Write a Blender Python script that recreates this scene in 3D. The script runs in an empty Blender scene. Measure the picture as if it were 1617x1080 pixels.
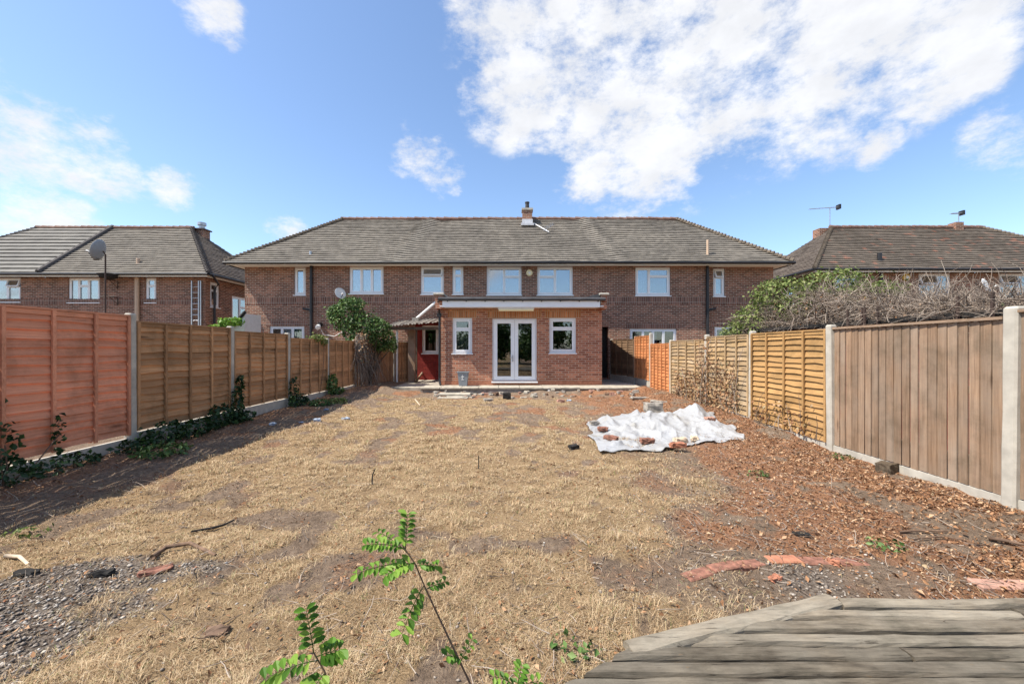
import bpy, math, random
import numpy as np
from mathutils import Vector, Matrix

# ------------------------------------------------------------------ camera, world, sun, exposure
S = bpy.context.scene
COL = S.collection
R = math.radians
random.seed(7)
rng = np.random.default_rng(11)
F, EYE, HZ = 645.0, 1.45, 550.0          # focal length and horizon of the photograph (pixels of 1617 x 1080)
cam_d = bpy.data.cameras.new('camera'); cam = bpy.data.objects.new('camera', cam_d); COL.objects.link(cam)
cam.location = (0, 0, EYE); cam.rotation_euler = (R(90), 0, 0)
cam_d.sensor_width = 36; cam_d.lens = F / 1617 * 36; cam_d.shift_y = (HZ - 540) / 1617
cam_d.clip_start = .05; cam_d.clip_end = 3000
S.camera = cam
SUN = Vector((.65, .22, -1.0)).normalized()      # direction the light travels
sun_d = bpy.data.lights.new('sun', 'SUN'); sun = bpy.data.objects.new('sun', sun_d); COL.objects.link(sun)
sun_d.energy = 5.0; sun_d.angle = R(.53); sun_d.color = (1, .93, .82)
sun.rotation_euler = SUN.to_track_quat('-Z', 'Y').to_euler()
W = bpy.data.worlds.new('World'); S.world = W; W.use_nodes = True
S.view_settings.view_transform = 'Standard'; S.view_settings.look = 'None'; S.view_settings.gamma = 1
S.view_settings.use_curve_mapping = False; S.view_settings.exposure = .7
S.cycles.max_bounces = 6; S.cycles.transparent_max_bounces = 8
S.cycles.use_denoising = True

def world_nodes():
    nt = W.node_tree; N = nt.nodes; L = nt.links; N.clear()
    def n(t, **k):
        x = N.new(t)
        for a, b in k.items(): setattr(x, a, b)
        return x
    def math_(op, a, b=None, clamp=False):
        m = n('ShaderNodeMath', operation=op, use_clamp=clamp)
        for i, v in enumerate((a, b)):
            if v is None: continue
            if isinstance(v, (int, float)): m.inputs[i].default_value = v
            else: L.new(v, m.inputs[i])
        return m.outputs[0]
    def rng_(v, a, b, c=0, d=1, smooth=True):
        m = n('ShaderNodeMapRange', interpolation_type='SMOOTHSTEP' if smooth else 'LINEAR')
        L.new(v, m.inputs[0])
        for i, q in enumerate((a, b, c, d)): m.inputs[i + 1].default_value = q
        return m.outputs[0]
    sky = n('ShaderNodeTexSky', sky_type='NISHITA'); sky.sun_disc = False
    sky.sun_elevation = math.asin(-SUN.z); sky.sun_rotation = math.atan2(-SUN.x, -SUN.y)
    sky.air_density = 1.0; sky.dust_density = .55; sky.ozone_density = 3.2
    bg = n('ShaderNodeBackground'); bg.inputs[1].default_value = .15; L.new(sky.outputs[0], bg.inputs[0])
    tc = n('ShaderNodeTexCoord'); d = tc.outputs['Generated']
    def noise(scale, detail, rough, off):
        mp = n('ShaderNodeMapping'); mp.inputs[1].default_value = off; mp.inputs[3].default_value = (1, 1, 1.7); L.new(d, mp.inputs[0])
        t = n('ShaderNodeTexNoise'); t.inputs['Scale'].default_value = scale; t.inputs['Detail'].default_value = detail
        t.inputs['Roughness'].default_value = rough; L.new(mp.outputs[0], t.inputs[0]); return t.outputs[0]
    # cumulus groups: pixel of the photograph -> direction, angular radius in degrees
    blobs = [(900, 60, 8), (1010, 40, 9), (1130, 50, 9), (1260, 60, 7.5), (1390, 60, 5.5), (1500, 40, 3.5), (850, 120, 5), (930, 215, 4), (1010, 215, 6), (1060, 160, 3.5), (960, 240, 4.5),
             (770, 160, 2.6), (1290, 120, 4), (1610, 195, 2.4), (1375, 230, 1.5), (660, 245, 2.2), (685, 262, 2.0), (322, 22, 1.8), (345, 62, 1.2), (40, 225, 2.6), (110, 245, 2.4), (0, 250, 2.4),
             (190, 278, 1.8), (285, 303, 1.7), (30, 322, 3), (100, 345, 2.2), (0, 130, 1.2), (60, 165, 1.2), (740, 10, 2), (470, 365, 1.6), (150, 205, 1.3)]
    wob = n('ShaderNodeTexNoise'); wob.inputs['Scale'].default_value = 7; wob.inputs['Detail'].default_value = 5; L.new(d, wob.inputs[0])
    ws = n('ShaderNodeVectorMath', operation='MULTIPLY_ADD'); L.new(wob.outputs['Color'], ws.inputs[0]); ws.inputs[1].default_value = (.16, .16, .16); ws.inputs[2].default_value = (-.08, -.08, -.08)
    wd = n('ShaderNodeVectorMath', operation='ADD'); L.new(d, wd.inputs[0]); L.new(ws.outputs[0], wd.inputs[1])
    wn = n('ShaderNodeVectorMath', operation='NORMALIZE'); L.new(wd.outputs[0], wn.inputs[0])
    cov = None
    for px, py, r in blobs:
        v = Vector(((px - 808) / F, 1, (HZ - py) / F)).normalized()
        dp = n('ShaderNodeVectorMath', operation='DOT_PRODUCT'); L.new(wn.outputs[0], dp.inputs[0]); dp.inputs[1].default_value = v
        m = rng_(dp.outputs['Value'], math.cos(R(r * 2.0)), math.cos(R(r * .05)), smooth=False)
        if r < 3.2: m = math_('MULTIPLY', m, .72)
        cov = m if cov is None else math_('MAXIMUM', cov, m)
    # the same broken cumulus all round, away from the part of the sky in view
    dp = n('ShaderNodeVectorMath', operation='DOT_PRODUCT'); L.new(d, dp.inputs[0]); dp.inputs[1].default_value = (0, .96, .28)
    away = rng_(dp.outputs['Value'], .72, .5)
    rest = math_('MULTIPLY', rng_(noise(2.3, 2, .5, (3, 1, 7)), .5, .66), away)
    cov = math_('MAXIMUM', cov, rest)
    fb = noise(5.5, 10, .66, (.3, 4.2, 1.1)); fine = noise(16, 9, .7, (8, 2, 5))
    x = math_('ADD', math_('MULTIPLY', cov, 1.12), math_('ADD', math_('MULTIPLY', math_('SUBTRACT', fb, .5), 3.6), math_('MULTIPLY', math_('SUBTRACT', fine, .5), 1.7)))
    dens = math_('MULTIPLY', rng_(x, .22, 1.25), rng_(cov, .0, .4))
    sep = n('ShaderNodeSeparateXYZ'); L.new(d, sep.inputs[0])
    dens = math_('MULTIPLY', dens, rng_(sep.outputs[2], .0, .1))
    dens = math_('MULTIPLY', dens, .95)
    cb = n('ShaderNodeBackground'); cb.inputs[0].default_value = (.96, .97, 1, 1); L.new(rng_(noise(9, 5, .6, (2, 9, 4)), .3, .7, .58, .68), cb.inputs[1])
    mx = n('ShaderNodeMixShader'); L.new(dens, mx.inputs[0]); L.new(bg.outputs[0], mx.inputs[1]); L.new(cb.outputs[0], mx.inputs[2])
    out = n('ShaderNodeOutputWorld'); L.new(mx.outputs[0], out.inputs[0])
world_nodes()

# ------------------------------------------------------------------ helpers
def wx(px, d): return (px - 808) * d / F
def wz(py, d): return EYE - (py - HZ) * d / F

def tag(o, label=None, cat=None, group=None, kind=None):
    for k, v in (('label', label), ('category', cat), ('group', group), ('kind', kind)):
        if v: o[k] = v
    return o
def thing(name, loc, label, cat, group=None, rz=0):
    o = bpy.data.objects.new(name, None); COL.objects.link(o); o.location = loc; o.rotation_euler = (0, 0, rz)
    o.empty_display_size = .1
    return tag(o, label, cat, group)
def origin(o):
    v = Vector((0, 0, 0))
    while o is not None: v += o.location; o = o.parent
    return v

class MB:
    def __init__(s): s.v = []; s.f = []; s.uv = None
    def add(s, vs, fs):
        b = len(s.v); s.v += [tuple(p) for p in vs]; s.f += [tuple(i + b for i in f) for f in fs]; return s
    def box(s, x0, x1, y0, y1, z0, z1, m=None):
        p = [(x, y, z) for z in (z0, z1) for y in (y0, y1) for x in (x0, x1)]
        if m: p = [m(*q) for q in p]
        return s.add(p, [(0, 2, 3, 1), (4, 5, 7, 6), (0, 1, 5, 4), (2, 6, 7, 3), (0, 4, 6, 2), (1, 3, 7, 5)])
    def chamfer(s, x0, x1, y0, y1, z0, z1, c=.008):
        a = [(x0, y0, z0), (x1, y0, z0), (x1, y1, z0), (x0, y1, z0)]
        b = [(x, y, z1 - c) for x, y, _ in a]
        t = [(x0 + c, y0 + c, z1), (x1 - c, y0 + c, z1), (x1 - c, y1 - c, z1), (x0 + c, y1 - c, z1)]
        f = [(3, 2, 1, 0), (8, 9, 10, 11)]
        for k in (0, 4):
            for i in range(4): j = (i + 1) % 4; f.append((k + i, k + j, k + 4 + j, k + 4 + i))
        return s.add(a + b + t, f)
    def tube(s, pts, r, n=8, cap=True):
        pts = [Vector(p) for p in pts]; rs = r if isinstance(r, (list, tuple)) else [r] * len(pts)
        vs = []; fs = []
        for i, p in enumerate(pts):
            t = (pts[min(i + 1, len(pts) - 1)] - pts[max(i - 1, 0)]).normalized()
            a = t.orthogonal().normalized() if abs(t.z) > .9 else t.cross(Vector((0, 0, 1))).normalized()
            b = t.cross(a)
            for k in range(n):
                w = 2 * math.pi * k / n; vs.append(p + (a * math.cos(w) + b * math.sin(w)) * rs[i])
        for i in range(len(pts) - 1):
            for k in range(n):
                j = (k + 1) % n; fs.append((i * n + k, i * n + j, (i + 1) * n + j, (i + 1) * n + k))
        if cap: fs += [tuple(range(n)), tuple(range((len(pts) - 1) * n, len(pts) * n))[::-1]]
        return s.add(vs, fs)
    def lathe(s, prof, c, n=20, m=None):
        vs = []; fs = []
        for r, z in prof:
            for k in range(n):
                w = 2 * math.pi * k / n; q = (r * math.cos(w), r * math.sin(w), z)
                vs.append(Vector(c) + (m @ Vector(q) if m else Vector(q)))
        for i in range(len(prof) - 1):
            for k in range(n):
                j = (k + 1) % n; fs.append((i * n + k, i * n + j, (i + 1) * n + j, (i + 1) * n + k))
        fs += [tuple(range(n))[::-1], tuple(range((len(prof) - 1) * n, len(prof) * n))]
        return s.add(vs, fs)
    def mesh(s, name, mat, off=Vector((0, 0, 0)), smooth=False):
        me = bpy.data.meshes.new(name)
        me.from_pydata([(x - off.x, y - off.y, z - off.z) for x, y, z in s.v], [], s.f)
        if s.uv:
            l = me.uv_layers.new(name='UVMap'); l.data.foreach_set('uv', np.array(s.uv, dtype=np.float32).ravel())
        if mat: me.materials.append(mat)
        if smooth: me.polygons.foreach_set('use_smooth', [True] * len(me.polygons))
        me.update(); return me
    def build(s, name, mat, parent=None, smooth=False):
        o = bpy.data.objects.new(name, s.mesh(name, mat, origin(parent), smooth)); COL.objects.link(o); o.parent = parent; return o
def place(name, me, parent, loc=(0, 0, 0), rot=(0, 0, 0), sc=(1, 1, 1)):
    o = bpy.data.objects.new(name, me); COL.objects.link(o); o.parent = parent; o.location = loc; o.rotation_euler = rot; o.scale = sc; return o
def np_mesh(name, verts, faces, mat, attrs=None):
    """verts (n,3), faces (m,k) numpy; attrs: name -> (n,) floats"""
    me = bpy.data.meshes.new(name); n = len(verts); m, k = faces.shape
    me.vertices.add(n); me.vertices.foreach_set('co', verts.astype(np.float32).ravel())
    me.loops.add(m * k); me.loops.foreach_set('vertex_index', faces.astype(np.int32).ravel())
    me.polygons.add(m); me.polygons.foreach_set('loop_start', np.arange(0, m * k, k, dtype=np.int32))
    try: me.polygons.foreach_set('loop_total', np.full(m, k, dtype=np.int32))
    except Exception: pass
    for a, v in (attrs or {}).items():
        at = me.attributes.new(a, 'FLOAT', 'POINT'); at.data.foreach_set('value', v.astype(np.float32))
    me.materials.append(mat); me.update(calc_edges=True); me.validate()
    return me

_H = rng.random((256, 256))
def vnoise(x, y):
    xi = np.floor(x).astype(int); yi = np.floor(y).astype(int); fx = x - xi; fy = y - yi
    fx = fx * fx * (3 - 2 * fx); fy = fy * fy * (3 - 2 * fy)
    h = lambda a, b: _H[a & 255, b & 255]
    return (h(xi, yi) * (1 - fx) + h(xi + 1, yi) * fx) * (1 - fy) + (h(xi, yi + 1) * (1 - fx) + h(xi + 1, yi + 1) * fx) * fy
def fbm(x, y, o=4):
    a = 0; w = .5; t = 0
    for i in range(o):
        a = a + w * vnoise(x * 2 ** i + 17.3 * i, y * 2 ** i + 5.1 * i); t += w; w *= .5
    return a / t
def sstep(x, a, b):
    t = np.clip((x - a) / (b - a), 0, 1); return t * t * (3 - 2 * t)

# ------------------------------------------------------------------ materials
def mat(name):
    m = bpy.data.materials.new(name); m.use_nodes = True; nt = m.node_tree
    return m, nt, nt.nodes, nt.links, nt.nodes['Principled BSDF']
def ramp(N, L, src, stops):
    r = N.new('ShaderNodeValToRGB'); e = r.color_ramp.elements
    while len(e) < len(stops): e.new(.5)
    for i, (p, c) in enumerate(stops): e[i].position = p; e[i].color = (*c, 1)
    L.new(src, r.inputs[0]); return r.outputs[0]
def noise_(N, L, scale, vec=None, detail=5, rough=.55, stretch=None):
    t = N.new('ShaderNodeTexNoise'); t.inputs['Scale'].default_value = scale; t.inputs['Detail'].default_value = detail; t.inputs['Roughness'].default_value = rough
    if stretch:
        mp = N.new('ShaderNodeMapping'); mp.inputs[3].default_value = stretch; L.new(vec, mp.inputs[0]); vec = mp.outputs[0]
    if vec is not None: L.new(vec, t.inputs[0])
    return t.outputs[0]
def mixc(N, L, fac, a, b, mode='MIX'):
    m = N.new('ShaderNodeMix'); m.data_type = 'RGBA'; m.blend_type = mode
    for i, v in ((0, fac), (6, a), (7, b)):
        if isinstance(v, (int, float)): m.inputs[i].default_value = v
        elif isinstance(v, tuple): m.inputs[i].default_value = (*v, 1)
        else: L.new(v, m.inputs[i])
    return m.outputs[2]
def bump(N, L, h, strength, dist, B):
    b = N.new('ShaderNodeBump'); b.inputs['Strength'].default_value = strength; b.inputs['Distance'].default_value = dist
    L.new(h, b.inputs['Height']); L.new(b.outputs[0], B.inputs['Normal'])
def coord(N, which='Object'): return N.new('ShaderNodeTexCoord').outputs[which]

def plain(name, c, rough=.6, metal=0, var=.25, scale=6, spec=.4):
    m, nt, N, L, B = mat(name)
    t = noise_(N, L, scale, coord(N), 6)
    col = ramp(N, L, t, [(.3, tuple(x * (1 - var) for x in c)), (.7, tuple(min(1, x * (1 + var * .6)) for x in c))])
    L.new(col, B.inputs['Base Color']); B.inputs['Roughness'].default_value = rough; B.inputs['Metallic'].default_value = metal
    B.inputs['Specular IOR Level'].default_value = spec
    bump(N, L, noise_(N, L, scale * 9, coord(N), 4), .15, .004, B)
    return m
def brick_mat(name, c1, c2, mortar, soldier=False, tint=None):
    m, nt, N, L, B = mat(name)
    g = N.new('ShaderNodeNewGeometry'); sep = N.new('ShaderNodeSeparateXYZ'); L.new(g.outputs['Position'], sep.inputs[0])
    sn = N.new('ShaderNodeSeparateXYZ'); L.new(g.outputs['True Normal'], sn.inputs[0])
    ab = N.new('ShaderNodeMath'); ab.operation = 'ABSOLUTE'; L.new(sn.outputs[0], ab.inputs[0])
    gt = N.new('ShaderNodeMath'); gt.operation = 'GREATER_THAN'; gt.inputs[1].default_value = .5; L.new(ab.outputs[0], gt.inputs[0])
    mu = N.new('ShaderNodeMix'); L.new(gt.outputs[0], mu.inputs[0]); L.new(sep.outputs[0], mu.inputs[2]); L.new(sep.outputs[1], mu.inputs[3])
    cb = N.new('ShaderNodeCombineXYZ')
    a, b = (1, 0) if soldier else (0, 1)
    L.new(mu.outputs[0], cb.inputs[a]); L.new(sep.outputs[2], cb.inputs[b])
    t = N.new('ShaderNodeTexBrick'); L.new(cb.outputs[0], t.inputs[0])
    t.inputs['Scale'].default_value = 1; t.inputs['Brick Width'].default_value = .225; t.inputs['Row Height'].default_value = .075
    t.inputs['Mortar Size'].default_value = .0085; t.inputs['Mortar Smooth'].default_value = .2; t.inputs['Bias'].default_value = -.1
    t.offset = 0 if soldier else .5
    t.inputs['Color1'].default_value = (0, 0, 0, 1); t.inputs['Color2'].default_value = (1, 1, 1, 1); t.inputs['Mortar'].default_value = (.5, .5, .5, 1)
    bw = N.new('ShaderNodeRGBToBW'); L.new(t.outputs['Color'], bw.inputs[0])
    col = ramp(N, L, bw.outputs[0], [(0, c1), (.35, tuple((p + q) / 2 for p, q in zip(c1, c2))), (.62, c2), (.85, tuple(x * 1.25 for x in c2)), (1, tuple(x * .6 for x in c1))])
    big = noise_(N, L, .9, g.outputs['Position'], 5, .6)
    col = mixc(N, L, .55, col, ramp(N, L, big, [(.3, (.62, .6, .6)), (.7, (1.25, 1.2, 1.15))]), 'MULTIPLY')
    fine = noise_(N, L, 60, g.outputs['Position'], 3, .6)
    col = mixc(N, L, .4, col, ramp(N, L, fine, [(.3, (.65, .65, .65)), (.7, (1.25, 1.25, 1.25))]), 'MULTIPLY')
    mm = mixc(N, L, big, tuple(x * .75 for x in mortar), mortar)
    col = mixc(N, L, t.outputs['Fac'], col, mm)
    L.new(col, B.inputs['Base Color']); B.inputs['Roughness'].default_value = .9; B.inputs['Specular IOR Level'].default_value = .2
    inv = N.new('ShaderNodeMath'); inv.operation = 'SUBTRACT'; inv.inputs[0].default_value = 1; L.new(t.outputs['Fac'], inv.inputs[1])
    ad = N.new('ShaderNodeMath'); ad.operation = 'MULTIPLY_ADD'; L.new(fine, ad.inputs[0]); ad.inputs[1].default_value = .3; L.new(inv.outputs[0], ad.inputs[2])
    bump(N, L, ad.outputs[0], .8, .008, B)
    return m
def wood_mat(name, dark, light, grey=None, rough=.8, axis=0, spread=.5):
    m, nt, N, L, B = mat(name); c = coord(N)
    oi = N.new('ShaderNodeObjectInfo')
    va = N.new('ShaderNodeVectorMath'); va.operation = 'ADD'; L.new(c, va.inputs[0]); cbr = N.new('ShaderNodeCombineXYZ')
    ml = N.new('ShaderNodeMath'); ml.operation = 'MULTIPLY'; ml.inputs[1].default_value = 37; L.new(oi.outputs['Random'], ml.inputs[0])
    L.new(ml.outputs[0], cbr.inputs[0]); L.new(ml.outputs[0], cbr.inputs[1]); L.new(cbr.outputs[0], va.inputs[1]); v = va.outputs[0]
    st = [14, 14, 14]; st[axis] = .9
    if 'deck' in name: st = [2.0, 9, 9]
    g = noise_(N, L, 3.5, v, 8, .65, tuple(st))
    col = ramp(N, L, g, [(.28, dark), (.5, tuple((a + b) / 2 for a, b in zip(dark, light))), (.72, light)])
    blot = noise_(N, L, 1.6, v, 4, .6)
    if grey: col = mixc(N, L, ramp(N, L, blot, [(.42, (0, 0, 0)), (.66, (.75, .75, .75))]), col, grey)
    rv = ramp(N, L, oi.outputs['Random'], [(0, (1 - spread * .6,) * 3), (1, (1 + spread * .5,) * 3)])
    col = mixc(N, L, 1, col, rv, 'MULTIPLY')
    ps = N.new('ShaderNodeNewGeometry').outputs['Position']; stn = noise_(N, L, 2.4, ps, 7, .7)
    col = mixc(N, L, .8, col, ramp(N, L, stn, [(.32, (.58, .60, .58)), (.52, (1, 1, 1)), (.72, (1.18, 1.14, 1.08))]), 'MULTIPLY')
    st2 = [5, 5, 5]; st2[axis] = 1.6
    knot = N.new('ShaderNodeTexVoronoi'); mp = N.new('ShaderNodeMapping'); mp.inputs[3].default_value = tuple(st2); L.new(v, mp.inputs[0]); L.new(mp.outputs[0], knot.inputs[0]); knot.inputs['Scale'].default_value = 1.0
    kn = ramp(N, L, knot.outputs['Distance'], [(.04, (.35, .3, .27)), (.12, (1, 1, 1))])
    col = mixc(N, L, .8, col, kn, 'MULTIPLY')
    L.new(col, B.inputs['Base Color']); B.inputs['Roughness'].default_value = rough; B.inputs['Specular IOR Level'].default_value = .25
    bump(N, L, g, .5, .006, B)
    return m
def attr_mat(name, stops, rough=.85, attr='rnd', transl=0):
    m, nt, N, L, B = mat(name)
    a = N.new('ShaderNodeAttribute'); a.attribute_name = attr
    col = ramp(N, L, a.outputs['Fac'], stops); L.new(col, B.inputs['Base Color']); B.inputs['Roughness'].default_value = rough
    B.inputs['Specular IOR Level'].default_value = .25
    if transl:
        tr = N.new('ShaderNodeBsdfTranslucent'); L.new(col, tr.inputs[0]); mx = N.new('ShaderNodeMixShader'); mx.inputs[0].default_value = transl
        L.new(B.outputs[0], mx.inputs[1]); L.new(tr.outputs[0], mx.inputs[2]); L.new(mx.outputs[0], N['Material Output'].inputs[0])
    return m
def glass_mat(name, gloss=.42):
    m, nt, N, L, B = mat(name); N.remove(B)
    t = N.new('ShaderNodeBsdfTransparent'); t.inputs[0].default_value = (.7, .75, .77, 1)
    g = N.new('ShaderNodeBsdfGlossy'); g.inputs['Roughness'].default_value = .015; g.inputs[0].default_value = (.95, .97, 1, 1)
    lw = N.new('ShaderNodeLayerWeight'); lw.inputs[0].default_value = .35
    mr = N.new('ShaderNodeMapRange'); L.new(lw.outputs['Fresnel'], mr.inputs[0]); mr.inputs[3].default_value = gloss; mr.inputs[4].default_value = .95
    mx = N.new('ShaderNodeMixShader'); L.new(mr.outputs[0], mx.inputs[0]); L.new(t.outputs[0], mx.inputs[1]); L.new(g.outputs[0], mx.inputs[2])
    L.new(mx.outputs[0], N['Material Output'].inputs[0]); return m
def tile_mat(name, c1, c2, lichen, red=0):
    m, nt, N, L, B = mat(name)
    uv = N.new('ShaderNodeUVMap').outputs[0]
    t = N.new('ShaderNodeTexBrick'); L.new(uv, t.inputs[0]); t.inputs['Scale'].default_value = 1; t.inputs['Brick Width'].default_value = .17; t.inputs['Row Height'].default_value = 1
    t.inputs['Mortar Size'].default_value = .006; t.inputs['Color1'].default_value = (0, 0, 0, 1); t.inputs['Color2'].default_value = (1, 1, 1, 1); t.inputs['Mortar'].default_value = (.1, .1, .1, 1)
    bw = N.new('ShaderNodeRGBToBW'); L.new(t.outputs['Color'], bw.inputs[0])
    stops = [(0, c1), (.5, tuple((a + b) / 2 for a, b in zip(c1, c2))), (.9, c2)]
    if red: stops.append((.985, (.27, .14, .10)))
    col = ramp(N, L, bw.outputs[0], stops)
    p = N.new('ShaderNodeNewGeometry').outputs['Position']
    n1 = noise_(N, L, .8, p, 6, .65)
    col = mixc(N, L, .7, col, ramp(N, L, n1, [(.3, (.8, .8, .81)), (.7, (1.14, 1.13, 1.1))]), 'MULTIPLY')
    n2 = noise_(N, L, 2.2, p, 8, .75)
    col = mixc(N, L, ramp(N, L, n2, [(.55, (0, 0, 0)), (.8, (.45, .45, .45))]), col, lichen)
    L.new(col, B.inputs['Base Color']); B.inputs['Roughness'].default_value = .9; B.inputs['Specular IOR Level'].default_value = .2
    bump(N, L, noise_(N, L, 30, p, 4), .4, .01, B); return m

M = {}
M['brick'] = brick_mat('old_brown_brick', (.145, .064, .045), (.26, .12, .08), (.45, .385, .30))
M['brick_soldier'] = brick_mat('old_brown_soldier_brick', (.13, .06, .045), (.225, .11, .08), (.36, .31, .25), True)
M['brick_red'] = brick_mat('red_extension_brick', (.25, .088, .054), (.40, .165, .098), (.52, .41, .31))
M['brick_red_soldier'] = brick_mat('red_extension_soldier_brick', (.34, .14, .06), (.46, .21, .10), (.46, .36, .25), True)
M['brick_painted'] = brick_mat('red_painted_brick', (.19, .024, .02), (.22, .032, .025), (.16, .024, .02))
M['upvc'] = plain('white_upvc', (.78, .79, .80), .35, var=.04, scale=3)
M['upvc_old'] = plain('cream_soffit_paint', (.74, .70, .62), .55, var=.1, scale=2)
M['black'] = plain('black_plastic', (.018, .018, .020), .45, var=.3)
M['felt'] = plain('grey_roof_felt', (.06, .06, .065), .85, var=.4, scale=4)
M['lead'] = plain('pale_lead', (.55, .56, .58), .5, var=.2)
M['grey_metal'] = plain('grey_metal', (.42, .43, .45), .4, .7, .15)
M['dark_metal'] = plain('rusty_dark_metal', (.07, .045, .035), .7, .2, .4)
M['beige'] = plain('beige_pipe_paint', (.50, .36, .25), .6, var=.12)
M['concrete'] = plain('pale_concrete', (.43, .40, .34), .9, var=.22, scale=7)
M['slab'] = plain('weathered_paving', (.40, .36, .29), .92, var=.35, scale=5)
M['stone'] = plain('grey_rubble', (.30, .27, .23), .95, var=.4, scale=12)
M['terracotta'] = plain('broken_terracotta', (.40, .17, .10), .9, var=.3, scale=14)
M['oldbrick'] = plain('worn_red_brick', (.25, .115, .078), .92, var=.6, scale=22)
M['pinkbrick'] = plain('pale_pink_brick', (.40, .23, .17), .92, var=.3, scale=16)
M['tan'] = plain('sandstone_brick', (.58, .46, .33), .92, var=.25, scale=16)
M['galv'] = plain('grey_bin_plastic', (.23, .25, .27), .5, var=.12)
M['charred'] = plain('charred_wood_and_shade_black', (.02, .018, .016), .9, var=.5, scale=14)  # charred things, also the painted shade of deck gaps and passage
M['bark'] = plain('dry_stick_bark', (.16, .10, .065), .9, var=.5, scale=20)
M['lamp'] = plain('cream_lamp_diffuser', (.78, .68, .42), .4, var=.05)
M['white'] = plain('off_white_plastic', (.74, .73, .70), .5, var=.08)
M['yellow'] = plain('yellow_alarm_plastic', (.62, .40, .06), .5, var=.1)
M['curtain'] = plain('pale_curtain', (.36, .42, .50), .9, var=.3, scale=9)
M['net'] = plain('white_net_curtain', (.46, .52, .60), .9, var=.35, scale=22)
M['blind'] = plain('sky_reflection_blue_blind', (.10, .24, .40), .8, var=.05)  # blind colour carries the blue of the sky mirrored in the panes
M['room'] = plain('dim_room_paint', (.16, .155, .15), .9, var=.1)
M['glass'] = glass_mat('window_glass', .24); M['glass_low'] = glass_mat('door_glass', .07)
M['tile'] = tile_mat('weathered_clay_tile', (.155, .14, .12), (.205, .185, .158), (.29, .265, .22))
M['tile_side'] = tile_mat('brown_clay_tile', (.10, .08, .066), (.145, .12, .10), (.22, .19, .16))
M['tile_new'] = tile_mat('grey_concrete_tile', (.17, .162, .148), (.20, .19, .172), (.25, .24, .215))
M['tile_right'] = tile_mat('mossy_brown_tile', (.115, .096, .078), (.15, .125, .102), (.24, .21, .155), 1)
M['ridge'] = plain('red_ridge_tile', (.21, .125, .095), .9, var=.4, scale=3)
M['hip'] = plain('dark_bonnet_tile', (.15, .12, .09), .9, var=.5, scale=5)
M['hip_grey'] = plain('grey_hip_tile', (.09, .08, .075), .9, var=.3, scale=5)
M['fence'] = wood_mat('brown_lap_fence', (.30, .158, .072), (.48, .272, .138))
M['fence_shaded'] = wood_mat('shade_darkened_lap_fence', (.12, .075, .045), (.22, .14, .085))  # lap fence with the passage shade put into its colour
M['orange'] = wood_mat('orange_stained_fence', (.50, .195, .105), (.70, .32, .195), spread=.25)
M['orange2'] = wood_mat('bright_orange_fence', (.42, .16, .06), (.60, .26, .11), spread=.25)
M['ochre'] = wood_mat('golden_lap_fence', (.28, .155, .055), (.45, .27, .115), spread=.3)
M['tanfence'] = wood_mat('faded_tan_fence', (.30, .19, .085), (.46, .31, .16), (.34, .27, .19), spread=.3)
M['board'] = wood_mat('weathered_featheredge', (.17, .105, .065), (.36, .245, .16), (.31, .24, .18), axis=2, spread=.3)
M['boardbrown'] = wood_mat('brown_vertical_board', (.20, .11, .06), (.34, .20, .11), axis=2)
M['deck'] = wood_mat('grey_weathered_deck', (.085, .068, .048), (.255, .215, .16), (.265, .235, .185), spread=.6)
def crack_deck():
    m = M['deck']; N, L = m.node_tree.nodes, m.node_tree.links; B = N['Principled BSDF']; src = B.inputs['Base Color'].links[0].from_socket
    g = N.new('ShaderNodeNewGeometry').outputs['Position']
    w = noise_(N, L, 1, g, 8, .75, (5, 70, 40)); cr = ramp(N, L, w, [(.35, (.10, .08, .065)), (.40, (.85, .85, .85)), (.6, (1.15, 1.15, 1.15))])
    col = mixc(N, L, .75, src, cr, 'MULTIPLY')
    o = noise_(N, L, 5, g, 5, .6, (1, 2.5, 1)); col = mixc(N, L, ramp(N, L, o, [(.66, (0, 0, 0)), (.74, (.6, .6, .6))]), col, (.30, .17, .06))
    L.new(col, B.inputs['Base Color']); bump(N, L, w, .8, .006, B)
crack_deck()
M['trunk'] = wood_mat('tree_bark', (.06, .045, .03), (.14, .105, .07), axis=2)
M['leaf'] = attr_mat('green_leaves', [(0, (.025, .055, .015)), (.5, (.07, .14, .035)), (.85, (.14, .23, .065)), (1, (.28, .36, .14))], .45, transl=.25)
M['leaf_ivy'] = attr_mat('ivy_leaves', [(0, (.012, .03, .012)), (.6, (.028, .065, .022)), (1, (.07, .13, .04))], .4, transl=.15)
M['leaf_bright'] = attr_mat('fresh_leaves', [(0, (.045, .12, .015)), (.5, (.12, .25, .03)), (1, (.24, .38, .06))], .5, transl=.4)
M['leaf_yel'] = attr_mat('yellow_green_leaves', [(0, (.06, .095, .02)), (.5, (.145, .195, .05)), (1, (.30, .33, .12))], .6, transl=.3)
M['leaf_dry'] = attr_mat('dry_leaves', [(0, (.09, .06, .04)), (.3, (.23, .115, .055)), (.6, (.38, .205, .105)), (.85, (.54, .37, .23)), (1, (.16, .17, .09))], .85, transl=.15)
M['straw'] = attr_mat('dry_grass_straw', [(0, (.18, .115, .06)), (.3, (.37, .255, .145)), (.6, (.53, .385, .23)), (.88, (.70, .57, .38)), (.94, (.28, .25, .10)), (1, (.16, .20, .06))], .8, transl=.2)
M['twig'] = attr_mat('dead_twigs', [(0, (.09, .065, .05)), (.5, (.25, .195, .155)), (1, (.45, .38, .31))], .9)
M['pebble'] = attr_mat('gravel_stones', [(0, (.11, .09, .075)), (.35, (.19, .155, .125)), (.7, (.31, .265, .22)), (.93, (.55, .51, .45)), (1, (.38, .17, .10))], .85)

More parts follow.
